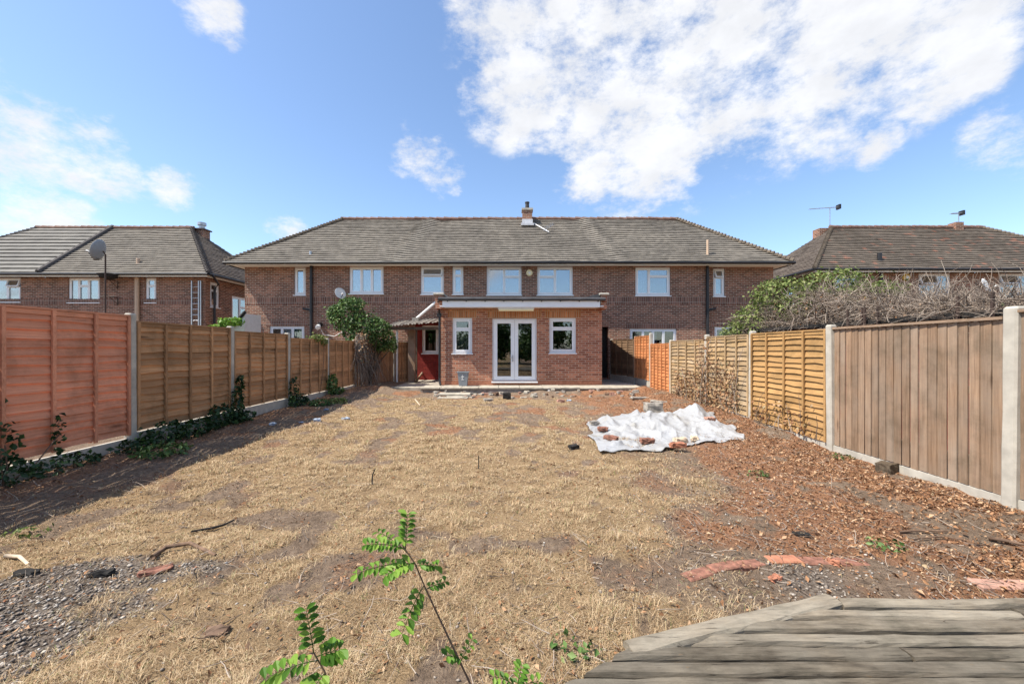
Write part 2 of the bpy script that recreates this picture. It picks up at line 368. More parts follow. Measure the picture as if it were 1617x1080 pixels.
# ------------------------------------------------------------------ ground
def gh(x, y):
    x = np.asarray(x, float); y = np.asarray(y, float)
    inside = sstep(x, -5.4, -5.0) * (1 - sstep(x, 4.4, 4.8))
    g = .11 * sstep(-x, 3.4, 4.9) * inside + .10 * sstep(y, 8, 13.0) * sstep(np.abs(x), 2.6, 4.2)
    g = g + .12 * sstep(x, 3.4, 4.6) * sstep(y, 5.6, 8.0) * (1 - sstep(y, 12, 13.5))
    near = 1 - sstep(y, 14, 18)
    g = g + (.05 + .22 * (fbm(x * 2.2 + 5, y * 2.2, 3) - .42)) * sstep(y, 12.0, 12.75) * (1 - sstep(y, 12.9, 13.0)) * (np.abs(x) < 4.4)
    g = g + (.07 * (fbm(x * .8, y * .8, 3) - .5) + .06 * (fbm(x * 5, y * 5, 3) - .5) + .022 * (fbm(x * 13, y * 13, 2) - .5)) * near * (1 - .7 * sstep(y, 11.8, 12.6))
    return g
def axis_pts(a, b, step, far):
    c = list(np.arange(a, b + 1e-6, step)); s = step; p = c[-1]
    while p < far: s *= 1.35; p += s; c.append(p)
    s = step; p = c[0]; pre = []
    while p > -far: s *= 1.35; p -= s; pre.append(p)
    return np.array(pre[::-1] + c)
gx = axis_pts(-5.4, 5.0, .045, 900); gy = axis_pts(.9, 13.4, .05, 900)
def zones(x, y):
    """composition of the ground: share of straw, of litter/mulch, of gravel; the rest is bare grey soil"""
    n1 = fbm(x * .9 + 31, y * .9, 4); n2 = fbm(x * 2.6 + 9, y * 2.6 + 4, 4)
    right = 1.4 + .35 * np.sin(y * .6) - .5 * sstep(y, 3.6, 2.2) + (n1 - .5) * 2.2
    n3 = fbm(x * 3.1 + 71, y * 2.3 + 8, 4)
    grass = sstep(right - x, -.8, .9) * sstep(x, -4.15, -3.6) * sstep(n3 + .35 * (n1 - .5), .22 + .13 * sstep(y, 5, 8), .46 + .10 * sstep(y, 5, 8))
    grass = grass * (1 - sstep(y, 11.4, 12.2))
    litter = sstep(x - (1.9 + .35 * np.sin(y * 1.1) + (n1 - .5) * 2.4), -.6, 1.1) * sstep(n2, .25, .5)
    litter = np.maximum(litter, .7 * sstep(n2, .5, .66) * (.55 + .45 * sstep(y, 5, 8)))
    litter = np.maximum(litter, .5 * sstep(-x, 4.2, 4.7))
    gv = sstep(1.0 - np.hypot((x + 2.65) / 1.05, (y - 2.3) / .62) + (n2 - .5) * 1.6, 0, .8)
    gv2 = .6 * sstep(1.0 - np.hypot((x - 1.85) / .9, (y - 2.62) / .4) + (n2 - .5) * 1.6, 0, .9)
    gv = np.maximum(gv, gv2); inside = (np.abs(x) < 5.2) & (y < 13.6)
    return grass * (1 - gv) * inside, litter * (1 - gv) * inside, gv * inside
XX, YY = np.meshgrid(gx, gy); zz = gh(XX, YY); nx, ny = len(gx), len(gy)
idx = np.arange(nx * ny).reshape(ny, nx)
fc = np.stack([idx[:-1, :-1], idx[:-1, 1:], idx[1:, 1:], idx[1:, :-1]], -1).reshape(-1, 4)
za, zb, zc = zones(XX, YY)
def ground_mat():
    m, nt, N, L, B = mat('garden_ground'); p = coord(N)
    def at(n):
        a = N.new('ShaderNodeAttribute'); a.attribute_name = n; return a.outputs['Fac']
    f1 = noise_(N, L, 22, p, 8, .7); f2 = noise_(N, L, 90, p, 5, .7); f3 = noise_(N, L, 2.2, p, 5, .6)
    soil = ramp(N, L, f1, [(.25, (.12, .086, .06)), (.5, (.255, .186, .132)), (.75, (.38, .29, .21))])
    straw = ramp(N, L, f2, [(.25, (.15, .095, .05)), (.5, (.38, .262, .145)), (.75, (.58, .43, .27))])
    mul = ramp(N, L, f2, [(.25, (.16, .08, .046)), (.5, (.35, .18, .10)), (.75, (.48, .28, .17))])
    v = N.new('ShaderNodeTexVoronoi'); v.inputs['Scale'].default_value = 55; L.new(p, v.inputs[0])
    grv = ramp(N, L, v.outputs['Distance'], [(.1, (.34, .29, .24)), (.5, (.22, .18, .145)), (.8, (.09, .07, .055))])
    def soft(name):
        a = N.new('ShaderNodeMath'); a.operation = 'MULTIPLY_ADD'; L.new(f1, a.inputs[0]); a.inputs[1].default_value = .9; L.new(at(name), a.inputs[2])
        r = N.new('ShaderNodeMapRange'); L.new(a.outputs[0], r.inputs[0]); r.inputs[1].default_value = .7; r.inputs[2].default_value = 1.1; return r.outputs[0]
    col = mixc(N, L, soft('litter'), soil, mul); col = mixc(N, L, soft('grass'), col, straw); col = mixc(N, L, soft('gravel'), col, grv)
    col = mixc(N, L, .6, col, ramp(N, L, f3, [(.3, (.72, .70, .68)), (.7, (1.2, 1.2, 1.2))]), 'MULTIPLY')
    L.new(col, B.inputs['Base Color']); B.inputs['Roughness'].default_value = .97; B.inputs['Specular IOR Level'].default_value = .1
    ad = N.new('ShaderNodeMath'); ad.operation = 'ADD'; L.new(f1, ad.inputs[0]); L.new(f2, ad.inputs[1])
    bump(N, L, ad.outputs[0], 1.0, .035, B); return m
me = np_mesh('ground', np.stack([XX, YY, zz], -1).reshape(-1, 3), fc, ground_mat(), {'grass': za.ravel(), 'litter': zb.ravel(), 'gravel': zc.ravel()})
me.polygons.foreach_set('use_smooth', [True] * len(me.polygons))
tag(place('ground', me, None), kind='structure')

# paved terrace before the extension and the passage beside it
PZ = .21
patio = MB().box(-2.9, 4.2, 12.95, 17.0, -.1, PZ - .045).build('patio', M['stone']); tag(patio, kind='structure')
x = -2.9; k = 0
while x < 4.15:
    w = random.uniform(.55, .75); x1 = min(x + w, 4.2)
    for y0, y1 in ((12.9 + random.uniform(-.03, .03), 13.36), (13.372, 13.78), (13.80, 14.6)):
        if y0 > 13.7 and x1 < 3.1: continue
        MB().chamfer(x + .006, x1 - .006, y0, y1, PZ - .043, PZ + random.uniform(-.006, .006), .006).build('paving_slab', M['slab'], patio)
    x = x1
path = MB().box(-5.0, -2.92, 13.6, 16.98, -.1, .14).build('side_path', M['slab']); tag(path, kind='structure')

# ------------------------------------------------------------------ buildings
def wall_holes(mb, a0, a1, z0, z1, d0, d1, holes, m=None):
    """box wall from a0..a1 with rectangular holes (a0,a1,z0,z1), cut into a grid of boxes"""
    xs = sorted({a0, a1, *[h[0] for h in holes], *[h[1] for h in holes]}); xs = [q for q in xs if a0 <= q <= a1]
    for i in range(len(xs) - 1):
        c = (xs[i] + xs[i + 1]) / 2; hs = sorted([(max(h[2], z0), min(h[3], z1)) for h in holes if h[0] < c < h[1]])
        z = z0
        for h0, h1 in hs:
            if h0 > z: mb.box(xs[i], xs[i + 1], d0, d1, z, h0, m)
            z = h1
        if z < z1: mb.box(xs[i], xs[i + 1], d0, d1, z, z1, m)
FRONT = lambda yf: (lambda a, d, z: (a, yf + d, z))
EAST = lambda xf: (lambda a, d, z: (xf - d, a, z))      # a wall that faces +x
WEST = lambda xf: (lambda a, d, z: (xf + d, a, z))      # a wall that faces -x
def window(parent, a0, a1, z0, z1, m, cells, glass='glass', cover=None, sill=True, fr=.065, name='window', bars=.05, tilt=()):
    """outer frame, one sash ring per cell (u0,u1,v0,v1 in 0..1), a pane in each; covers hang behind"""
    mb = MB(); dd = (.05, .12)
    mb.box(a0, a1, *dd, z1 - fr, z1, m).box(a0, a1, *dd, z0, z0 + fr, m).box(a0, a0 + fr, *dd, z0 + fr, z1 - fr, m).box(a1 - fr, a1, *dd, z0 + fr, z1 - fr, m)
    A0, A1, Z0, Z1 = a0 + fr, a1 - fr, z0 + fr, z1 - fr
    w = mb.build(name, M['upvc'], parent)
    for ci, (u0, u1, v0, v1) in enumerate(cells):
        p0, p1 = A0 + (A1 - A0) * u0, A0 + (A1 - A0) * u1; q0, q1 = Z0 + (Z1 - Z0) * v0, Z0 + (Z1 - Z0) * v1
        g = .003; s = MB(); b = bars; e = (.035, .105)
        if ci in tilt:
            ax = q1
            def mm(a, d, z, ax=ax): t = (ax - z); return m(a, d - t * .35, z)
        else: mm = m
        s.box(p0 + g, p1 - g, *e, q1 - b, q1 - g, mm).box(p0 + g, p1 - g, *e, q0 + g, q0 + b, mm).box(p0 + g, p0 + b, *e, q0 + b, q1 - b, mm).box(p1 - b, p1 - g, *e, q0 + b, q1 - b, mm)
        s.build('sash', M['upvc'], w)
        MB().box(p0 + b, p1 - b, .07, .078, q0 + b, q1 - b, mm).build('pane', M[glass], w)
    if sill: MB().box(a0 - .03, a1 + .03, -.045, .05, z0 - .035, z0 - .001, m).build('sill', M['upvc'], w)
    if cover:
        kind, spans = cover
        for (u0, u1) in spans:
            c = MB(); n = max(6, int((u1 - u0) * (a1 - a0) / .03)); P = []
            for i in range(n + 1):
                a = a0 + (a1 - a0) * (u0 + (u1 - u0) * i / n); dpt = .22 + (.018 * math.sin(i * 1.9) if kind != 'blind' else 0)
                P += [m(a, dpt, z0 + .02), m(a, dpt, z1 - .02)]
            c.add(P, [(2 * i, 2 * i + 2, 2 * i + 3, 2 * i + 1) for i in range(n)])
            c.build('blind' if kind == 'blind' else 'curtain', M[kind], w, True)
    return w
def roof_face(mb, e0, e1, r0, r1, rows, seg, lift=.028, warp=None, seed=0):
    """tiled slope: eave e0-e1, ridge r0-r1, stepped courses with uneven edges"""
    e0, e1, r0, r1 = map(Vector, (e0, e1, r0, r1)); nrm = (e1 - e0).cross(r0 - e0).normalized()
    if nrm.z < 0: nrm = -nrm
    if mb.uv is None: mb.uv = []
    wl = (e1 - e0).length
    def pt(t, u, h, i):
        a = e0.lerp(r0, t); b = e1.lerp(r1, t); p = a.lerp(b, u)
        w = warp(p, t) if warp else 0
        return p + nrm * (h + w), (p - e0).dot((e1 - e0).normalized())
    for i in range(rows):
        t0, t1 = i / rows, (i + 1) / rows
        L_ = (e0.lerp(r0, t0) - e1.lerp(r1, t0)).length; n = max(2, int(L_ / seg)); prev = None
        for j in range(n + 1):
            u = j / n
            h = lift + .012 * (vnoise(np.array([u * L_ * 1.3 + seed]), np.array([i * 3.7 + seed]))[0] - .5) + .007 * random.uniform(-1, 1)
            (a, ax), (b, bx), (c, cx) = pt(t0, u, h, i), pt(t1, u, .002, i), pt(t0, u, -.01, i)
            if prev:
                pa, pax, pb, pbx, pc, pcx = prev
                base = len(mb.v); mb.v += [tuple(pa), tuple(a), tuple(b), tuple(pb), tuple(pc), tuple(c)]
                mb.f.append((base, base + 1, base + 2, base + 3)); mb.uv += [(pax, i + .03), (ax, i + .03), (bx, i + .97), (pbx, i + .97)]
                mb.f.append((base + 4, base + 5, base + 1, base)); mb.uv += [(pcx, i + .02), (cx, i + .02), (ax, i + .05), (pax, i + .05)]
            prev = (a, ax, b, bx, c, cx)
def cap_tiles(p0, p1, n, r, name, mt, parent, jag=.03):
    """overlapping half-round tiles along a hip or ridge, joined"""
    p0, p1 = Vector(p0), Vector(p1); mb = MB()
    for i in range(n):
        a = p0.lerp(p1, i / n); b = p0.lerp(p1, (i + 1.12) / n); o = Vector((0, 0, random.uniform(-.006, .012)))
        mb.tube([a + o + Vector((0, 0, jag)), b + o], [r * 1.1, r * .85], 7)
    o = mb.build(name, mt, parent); o['kind'] = 'stuff'; return o
def gutter(parent, pts, r=.06): return MB().tube(pts, r, 8).build('gutter', M['black'], parent)
def house_shell(root, x0, x1, yf, yb, ztop, front_holes, rec=(), east=(), west=(), bm='brick'):
    """outer walls; rec: set-back end bays (xa, xb, dy)"""
    T = .26; mb = MB(); xa = x0; xb = x1
    for (a, b, dy) in rec:
        wall_holes(mb, a, b, -.1, ztop, 0, T, [h for h in front_holes if a <= h[0] < b], FRONT(yf + dy))
        if a == x0: xa = b
        else: xb = a
    wall_holes(mb, xa, xb, -.1, ztop, 0, T, [h for h in front_holes if xa <= h[0] < xb], FRONT(yf))
    for (a, b, dy) in rec:
        xe = b if a == x0 else a; s = 1 if a == x0 else -1
        mb.box(min(xe, xe + s * T), max(xe, xe + s * T), yf + .262, yf + dy + T - .001, -.1, ztop)
    mb.build('wall', M[bm], root)
    dyl = max([r[2] for r in rec if r[0] == x0] + [0]); dyr = max([r[2] for r in rec if r[0] != x0] + [0])
    s = MB(); wall_holes(s, yf + dyl + T, yb, -.1, ztop, 0, T, list(west), WEST(x0)); s.build('side_wall', M[bm], root)
    s = MB(); wall_holes(s, yf + dyr + T, yb, -.1, ztop, 0, T, list(east), EAST(x1)); s.build('side_wall', M[bm], root)
    MB().box(x0 + T, x1 - T, yb - T, yb, -.1, ztop).build('back_wall', M[bm], root)
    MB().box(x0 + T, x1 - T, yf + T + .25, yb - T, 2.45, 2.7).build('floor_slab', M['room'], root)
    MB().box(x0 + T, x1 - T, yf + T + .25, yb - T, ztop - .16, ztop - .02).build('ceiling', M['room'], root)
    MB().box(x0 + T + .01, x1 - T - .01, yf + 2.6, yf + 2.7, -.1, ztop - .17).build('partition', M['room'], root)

# --- the terrace
D = 17.0; ZE, ZR = 4.93, 7.72; EX0, EX1 = -11.62, 11.38; YE, YR, YB = 16.5, 19.92, 23.34
terrace = thing('brick_terrace', (0, 20, 0), 'long brown brick terrace with hipped grey tiled roof behind the garden', 'house')
HX0, HX1, RX0, RX1, REC = -11.25, 11.0, -8.36, 8.12, .2
def rect(p0, p1, q0, q1, d): return (wx(p0, d), wx(p1, d), wz(q1, d), wz(q0, d))
ZT = 4.86
two_left = [(0, .5, 0, 1), (.5, 1, 0, .66), (.5, 1, .66, 1)]
two_right = [(0, .5, 0, .66), (0, .5, .66, 1), (.5, 1, 0, 1)]
stack2 = [(0, 1, 0, .7), (0, 1, .7, 1)]
three = [(0, .333, 0, 1), (.333, .667, 0, 1), (.667, 1, 0, 1)]
tw = [  # px0,px1,py0,py1,depth,cells,cover,tilted cells
    (464, 482, 421.5, 466, 17.2, [(0, 1, 0, 1)], ('curtain', [(0, 1)]), ()),
    (551, 605, 420.5, 464, 17.0, three, ('net', [(0, .3), (.36, .98)]), ()),
    (664, 700, 421, 465, 17.0, stack2, ('blind', [(0, 1)]), (1,)),
    (714, 731, 421, 465, 17.0, stack2, ('blind', [(0, 1)]), ()),
    (768, 823, 421, 466, 17.0, two_left, ('blind', [(0, 1)]), ()),
    (848, 904, 421, 466, 17.0, two_right, ('blind', [(0, 1)]), ()),
    (1003, 1058, 422, 467, 17.0, [(0, .38, 0, 1), (.38, 1, 0, .7), (.38, 1, .7, 1)], ('curtain', [(0, .36)]), ()),
    (1126, 1144, 424, 468, 17.2, stack2, ('curtain', [(0, 1)]), (1,)),
    (425, 480, 515, 560, 17.2, three, ('net', [(.3, 1)]), ()),
    (994, 1068, 519, 585, 17.0, [(0, .27, .0, .72), (0, .27, .72, 1), (.27, .5, 0, 1), (.5, .74, 0, 1), (.74, 1, 0, .6), (.74, 1, .6, 1)], ('curtain', [(.5, .62)]), ()),
    (1128, 1183, 516, 560, 17.2, [(0, .5, 0, 1), (.5, 1, 0, 1)], None, ()),
    (666, 692, 514, 558, 17.0, [(0, 1, 0, 1)], None, ())]
holes = [rect(*w[:4], w[4]) for w in tw]; holes = [(a, b, c, min(d_, ZT - .012)) for a, b, c, d_ in holes]
passage = (3.15, wx(960, 17), PZ, wz(516, 17))
garden_door = (-1.2, 1.4, PZ, 2.35)
house_shell(terrace, HX0, HX1, D, 22.8, ZT, holes + [passage, garden_door], [(HX0, RX0, REC), (RX1, HX1, REC)])
for w, h in zip(tw, holes):
    window(terrace, *h, FRONT(w[4]), w[5], cover=w[6], tilt=w[7], glass='glass' if w[2] < 480 else 'glass_low')
MB().box(passage[0] - .1, passage[1] + .1, D + .27, D + .31, PZ, 2.44).build('passage_dark_sheet', M['charred'], terrace)  # black sheet painting the darkness of the unlit passage
# soldier bands and lintels, a few millimetres proud
zb0, zb1 = wz(480.5, 17), wz(469, 17)
for a, b, yy in ((HX0, RX0, D + REC), (RX0, RX1, D), (RX1, HX1, D + REC)):
    MB().box(a + .002, b - .002, yy - .006, yy + .02, zb0, zb1).build('soldier_course', M['brick_soldier'], terrace)
for i in (8, 9, 10):
    h = holes[i]; MB().box(h[0] - .15, h[1] + .15, FRONT(tw[i][4])(0, -.005, 0)[1], tw[i][4] + .02, h[3] + .004, h[3] + .22).build('lintel', M['brick_soldier'], terrace)
MB().box(-4.05, -2.44, D - .012, D - .001, .1, wz(514, 17) + .12).build('painted_wall_panel', M['brick_painted'], terrace) if False else None
pw = MB(); hh = holes[11]; wall_holes(pw, -4.02, -2.44, .1, 2.5, -.012, -.001, [hh], FRONT(D)); pw.build('red_painted_panel', M['brick_painted'], terrace)
# eaves
MB().box(EX0 + .06, EX1 - .06, YE + .05, D + REC + .02, ZE - .07, ZE - .03).build('soffit', M['upvc_old'], terrace)
MB().box(EX0 + .05, EX1 - .05, YE + .02, YE + .048, ZE - .11, ZE + .03).build('fascia', M['upvc_old'], terrace)
for a, b, c in ((EX0 + .06, HX0, 'soffit'), (HX1, EX1 - .06, 'soffit')):
    MB().box(a, b, D + REC + .03, 23.2, ZE - .07, ZE - .03).build(c, M['upvc_old'], terrace)
gutter(terrace, [(EX0 - .02, YE - .03, ZE - .03), (3.6, YE - .03, ZE - .02), (EX1 + .03, YE - .03, ZE - .03)])
gutter(terrace, [(EX0 - .03, YE, ZE - .03), (EX0 - .03, 23.2, ZE - .03)]); gutter(terrace, [(EX1 + .04, YE, ZE - .03), (EX1 + .04, 23.2, ZE - .03)])
HIP = 3.42
def tw_warp(p, t):
    w = 0
    for xc, sgn in ((-4.45, 1), (4.05, -1)):
        c = xc + sgn * (t - .5) * 1.0; dx = p.x - c
        w += .085 * math.exp(-(dx / .33) ** 2) * (.35 + .65 * t) - .03 * math.exp(-((dx - .5 * sgn) / .4) ** 2)
    return w + .022 * math.sin(p.x * 1.1 + 2 * t) + .02 * math.sin(p.x * .43 + 7 * t)
mb = MB(); roof_face(mb, (EX0, YE, ZE), (EX1, YE, ZE), (EX0 + HIP, YR, ZR), (EX1 - HIP, YR, ZR), 24, .16, .042, tw_warp)
troof = mb.build('roof', M['tile'], terrace)
mb = MB(); roof_face(mb, (EX1, YE, ZE), (EX1, YB, ZE), (EX1 - HIP, YR, ZR), (EX1 - HIP, YR + .01, ZR), 30, .3); roof_face(mb, (EX0, YB, ZE), (EX0, YE, ZE), (EX0 + HIP, YR + .01, ZR), (EX0 + HIP, YR, ZR), 30, .3)
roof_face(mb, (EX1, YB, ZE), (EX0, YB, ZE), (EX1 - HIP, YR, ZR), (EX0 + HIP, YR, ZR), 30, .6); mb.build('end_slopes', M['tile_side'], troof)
cap_tiles((EX0 + HIP - .1, YR, ZR + .02), (EX1 - HIP + .1, YR, ZR + .02), 46, .1, 'ridge_tiles', M['ridge'], troof, .012)
for ex, s in ((EX0, 1), (EX1, -1)):
    cap_tiles((ex, YE, ZE + .02), (ex + s * HIP, YR, ZR + .03), 36, .085, 'hip_tiles', M['hip'], troof, .05)
    cap_tiles((ex, YB, ZE + .02), (ex + s * HIP, YR, ZR + .03), 36, .085, 'hip_tiles', M['hip'], troof, .05)
# chimney and roof pipes
cx, cy = wx(832, 19.5), 19.5
ch = MB().box(cx - .23, cx + .23, cy - .2, cy + .25, 7.0, wz(334, 19.5)).build('chimney', M['brick'], terrace)
MB().box(cx - .27, cx + .27, cy - .24, cy + .29, wz(334, 19.5), wz(331, 19.5)).build('cap', M['concrete'], ch)
MB().lathe([(.1, 0), (.09, .3), (.11, .31), (.11, .36)], (cx, cy, wz(331.5, 19.5)), 12).build('chimney_pot', M['felt'], ch)
MB().box(cx - .25, cx + .25, cy - .3, cy - .19, 7.28, 7.52).box(cx - .3, cx + .3, cy - .42, cy - .25, 7.2, 7.3).build('flashing', M['lead'], ch)
MB().tube([(wx(490, 17.1), 17.1, 5.2), (wx(490, 17.1), 17.1, wz(397, 17.1))], .055, 10).build('vent_pipe', M['grey_metal'], terrace)
MB().tube([(wx(1117, 17.0), 17.0, 5.2), (wx(1117, 17.0), 17.0, wz(379, 17.0))], .05, 10).build('vent_pipe', M['beige'], terrace)
def soil_pipe(parent, x, y, side):
    p = MB().tube([(x, y, .1), (x, y, 4.86)], .06, 10).build('soil_pipe', M['black'], parent)
    b = MB()
    for z in (1.6, 2.95, 4.3): MB().tube([(x, y, z), (x, y, z + .09)], .075, 10).build('pipe_joint', M['black'], p)
    b.tube([(x, y, 3.02), (x + side * .16, y, 3.06), (x + side * .38, y + .1, 3.1)], .05, 8); b.build('branch_pipe', M['black'], p)
soil_pipe(terrace, wx(490.5, 16.9), 16.92, -1); soil_pipe(terrace, wx(1117, 16.9), 16.92, 1)
MB().box(wx(400, 17.15), wx(406.5, 17.15), 17.12, 17.2, wz(512, 17.1), wz(505, 17.1)).build('wall_vent', M['white'], terrace)

# --- the single-storey extension
DE = 13.8; X0, X1 = wx(695.5, DE), wx(950, DE); ZF0, ZF1 = 2.785, 2.99; YO = 13.27
ext = thing('brick_extension', ((X0 + X1) / 2, 15.4, PZ), 'single-storey red brick extension with white fascia and glazed double doors', 'extension')
eh = [rect(714, 745, 502, 558, DE), rect(777, 847, 503, 602, DE), rect(867, 909, 502, 557.5, DE)]
mb = MB(); wall_holes(mb, X0, X1, PZ - .1, ZF0 + .05, 0, .26, eh, FRONT(DE))
mb.box(X0, X0 + .26, DE + .26, 16.99, PZ - .1, 2.75); mb.box(X1 - .26, X1, DE + .26, 16.99, PZ - .1, 2.75); mb.build('wall', M['brick_red'], ext)
MB().box(X0 + .27, X1 - .27, DE + .27, 16.98, PZ - .1, PZ + .02).build('floor', M['slab'], ext)
MB().box(X0 + .002, X1 - .002, DE - .006, DE + .1, PZ - .05, PZ + .14).build('plinth', M['terracotta'], ext)
MB().box(X0 + .02, X1 - .02, YO, 16.98, ZF1, 3.10).build('flat_roof', M['felt'], ext)
MB().box(X0 + .05, X1 - .05, YO + .03, DE + .3, ZF0 + .02, ZF0 + .05).build('soffit', M['upvc'], ext)
fb = MB().box(wx(698, YO), wx(947, YO), YO - .012, YO + .02, ZF0, ZF1 - .002).build('fascia', M['upvc'], ext)
MB().tube([(X0 + .02, YO - .06, ZF1 + .06), (X1 - .02, YO - .06, ZF1 + .05)], .055, 8).build('gutter', M['felt'], ext)
b = MB()
for i in range(9):
    xx_ = X0 + .3 + i * .61; b.box(xx_, xx_ + .03, YO - .07, YO - .013, ZF1 - .03, ZF1 + .05)
b.build('gutter_brackets', M['black'], ext)
for xa, xb in ((X0 - .1, X0 + .14), (X1 - .14, X1 + .06)):
    pr = MB().box(xa, xb, YO + .05, 16.98, 2.752, 3.19).build('parapet', M['brick_red'], ext)
    MB().chamfer(xa - .05, xb + .05, YO - .02, 16.97, 3.19, 3.25, .015).build('coping', M['concrete'], pr)
MB().add([(X1 - .75, YO + .4, 3.11), (X1 - .2, YO + .1, 3.24), (X1 - .2, YO + 2, 3.24), (X1 - .75, YO + 2.2, 3.11), (X1 - .14, YO + .1, 3.11), (X1 - .14, YO + 2, 3.11)],
         [(0, 1, 2, 3), (0, 4, 1), (1, 4, 5, 2), (2, 5, 3), (0, 3, 5, 4)]).build('roof_upstand', M['felt'], ext)
for i in (0, 2): window(ext, *eh[i], FRONT(DE), [(0, 1, 0, .7), (0, 1, .7, 1)] if i == 0 else [(0, 1, 0, .72), (0, 1, .72, 1)], glass='glass_low', bars=.06, cover=('room', [(0, 1)]) if i == 0 else None)
dh = eh[1]
window(ext, *dh, FRONT(DE), [(0, .5, 0, 1), (.5, 1, 0, 1)], glass='glass_low', bars=.125, name='double_doors', fr=.04)
hd = MB(); xm = (dh[0] + dh[1]) / 2
hd.box(xm - .075, xm - .045, DE - .0, DE + .036, 1.0, 1.22).box(xm - .16, xm - .05, DE - .03, DE - .012, 1.13, 1.155).box(xm - .07, xm - .05, DE - .02, DE + .02, 1.13, 1.155).build('door_handle', M['grey_metal'], ext)
MB().box(dh[0] - .03, dh[1] + .03, DE - .1, DE + .05, dh[2] - .045, dh[2] - .002).build('threshold', M['upvc'], ext)
for i in range(3):
    h = eh[i]; MB().box(h[0] - .16, h[1] + .16, DE - .004, DE + .05, h[3] + .004, ZF0 - .03).build('lintel', M['brick_red_soldier'], ext)
dp = MB().tube([(X0 + .0, YO + .05, ZF1), (X0 - .02, DE - .1, 2.55), (X0 - .02, DE - .1, .45), (X0 - .0, DE - .16, .3), (X0 + .03, DE - .2, PZ + .02)], .04, 8).build('drainpipe', M['black'], ext)
MB().box(X0 - .1, X0 + .04, DE - .16, DE - .06, 2.5, 2.62).build('hopper', M['black'], dp)
# lamp under the fascia
lt = thing('batten_lamp', (wx(814, 13.4), 13.4, 2.55), 'long cream batten lamp fixed under the white extension fascia', 'lamp')
MB().box(wx(786, 13.4), wx(843, 13.4), 13.31, 13.39, 2.735, ZF0 + .019).build('lamp_body', M['white'], lt)
mb = MB().tube([(wx(787, 13.4), 13.35, 2.705), (wx(842, 13.4), 13.35, 2.705)], .045, 10).build('diffuser', M['lamp'], lt)

# --- neighbours
def neighbour(name, label, x0, x1, ye, ze, zr, wins, east=(), west=(), split=None, tm='tile'):
    r = thing(name, ((x0 + x1) / 2, ye + 3, 0), label, 'house'); ov = .45; hx0, hx1, yf = x0 + ov, x1 - ov, ye + ov; zt = ze - .1
    hs = [(*rect(*w[:4], yf)[:3], min(rect(*w[:4], yf)[3], zt - .012)) for w in wins]
    house_shell(r, hx0, hx1, yf, ye + 6.4, zt, hs, east=[e[:4] for e in east], west=[e[:4] for e in west])
    for w, h in zip(wins, hs): window(r, *h, FRONT(yf), w[4], cover=w[5], tilt=w[6])
    for e in east: window(r, *e[:4], EAST(hx1), e[4])
    for e in west: window(r, *e[:4], WEST(hx0), e[4], tilt=(0,))
    zs = wz(481, yf); MB().box(hx0 + .002, hx1 - .002, yf - .006, yf + .02, zs, zs + .26).build('soldier_course', M['brick_soldier'], r)
    MB().box(x0 + .05, x1 - .05, ye + .04, yf, ze - .07, ze - .03).box(hx1, x1 - .05, yf + .001, ye + 6.8, ze - .07, ze - .03).box(x0 + .05, hx0, yf + .001, ye + 6.8, ze - .07, ze - .03).build('soffit', M['upvc_old'], r)
    MB().box(x0 + .04, x1 - .04, ye + .01, ye + .035, ze - .13, ze + .02).box(x1 - .05, x1 - .03, ye + .04, ye + 6.8, ze - .13, ze + .02).box(x0 + .03, x0 + .05, ye + .04, ye + 6.8, ze - .13, ze + .02).build('fascia', M['upvc_old'], r)
    gutter(r, [(x0, ye - .04, ze - .02), (x1 + .03, ye - .04, ze - .02)]); gutter(r, [(x1 + .05, ye, ze - .02), (x1 + .05, ye + 6.8, ze - .02)]); gutter(r, [(x0 - .05, ye, ze - .02), (x0 - .05, ye + 6.8, ze - .02)])
    yr, yb, hp = ye + 3.4, ye + 6.8, 3.4; wob = lambda p, t: .02 * math.sin(p.x * 1.2 + 3 * t)
    mb = MB()
    if split:
        q = split; roof_face(mb, (q, ye, ze), (x1, ye, ze), (q, yr, zr), (x1 - hp, yr, zr), 24, .2, .045, wob)
        rf = mb.build('roof', M[tm], r)
        mb = MB(); roof_face(mb, (x0, ye, ze + .03), (q, ye, ze + .03), (x0 + hp, yr, zr + .03), (q, yr, zr + .03), 13, .35, .06); mb.build('concrete_tiles', M['tile_new'], rf)
        MB().tube([(q, ye, ze + .08), (q, yr, zr + .09)], .11, 8).build('party_cap', M['hip_grey'], rf)
    else:
        roof_face(mb, (x0, ye, ze), (x1, ye, ze), (x0 + hp, yr, zr), (x1 - hp, yr, zr), 24, .2, .045, wob); rf = mb.build('roof', M[tm], r)
    mb = MB(); roof_face(mb, (x1, ye, ze), (x1, yb, ze), (x1 - hp, yr, zr), (x1 - hp, yr + .01, zr), 30, .2); roof_face(mb, (x0, yb, ze), (x0, ye, ze), (x0 + hp, yr + .01, zr), (x0 + hp, yr, zr), 30, .2)
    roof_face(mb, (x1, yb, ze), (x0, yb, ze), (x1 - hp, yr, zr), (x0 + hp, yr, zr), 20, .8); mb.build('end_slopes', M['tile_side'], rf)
    cap_tiles((x0 + hp - .1, yr, zr + .03), (x1 - hp + .1, yr, zr + .03), 24, .1, 'ridge_tiles', M['ridge'], rf, .01)
    for ex, s in ((x0, 1), (x1, -1)): cap_tiles((ex, ye, ze + .02), (ex + s * hp, yr, zr + .03), 36, .085, 'hip_tiles', M['hip_grey'] if split else M['hip'], rf, .03)
    return r
LD = 18.45
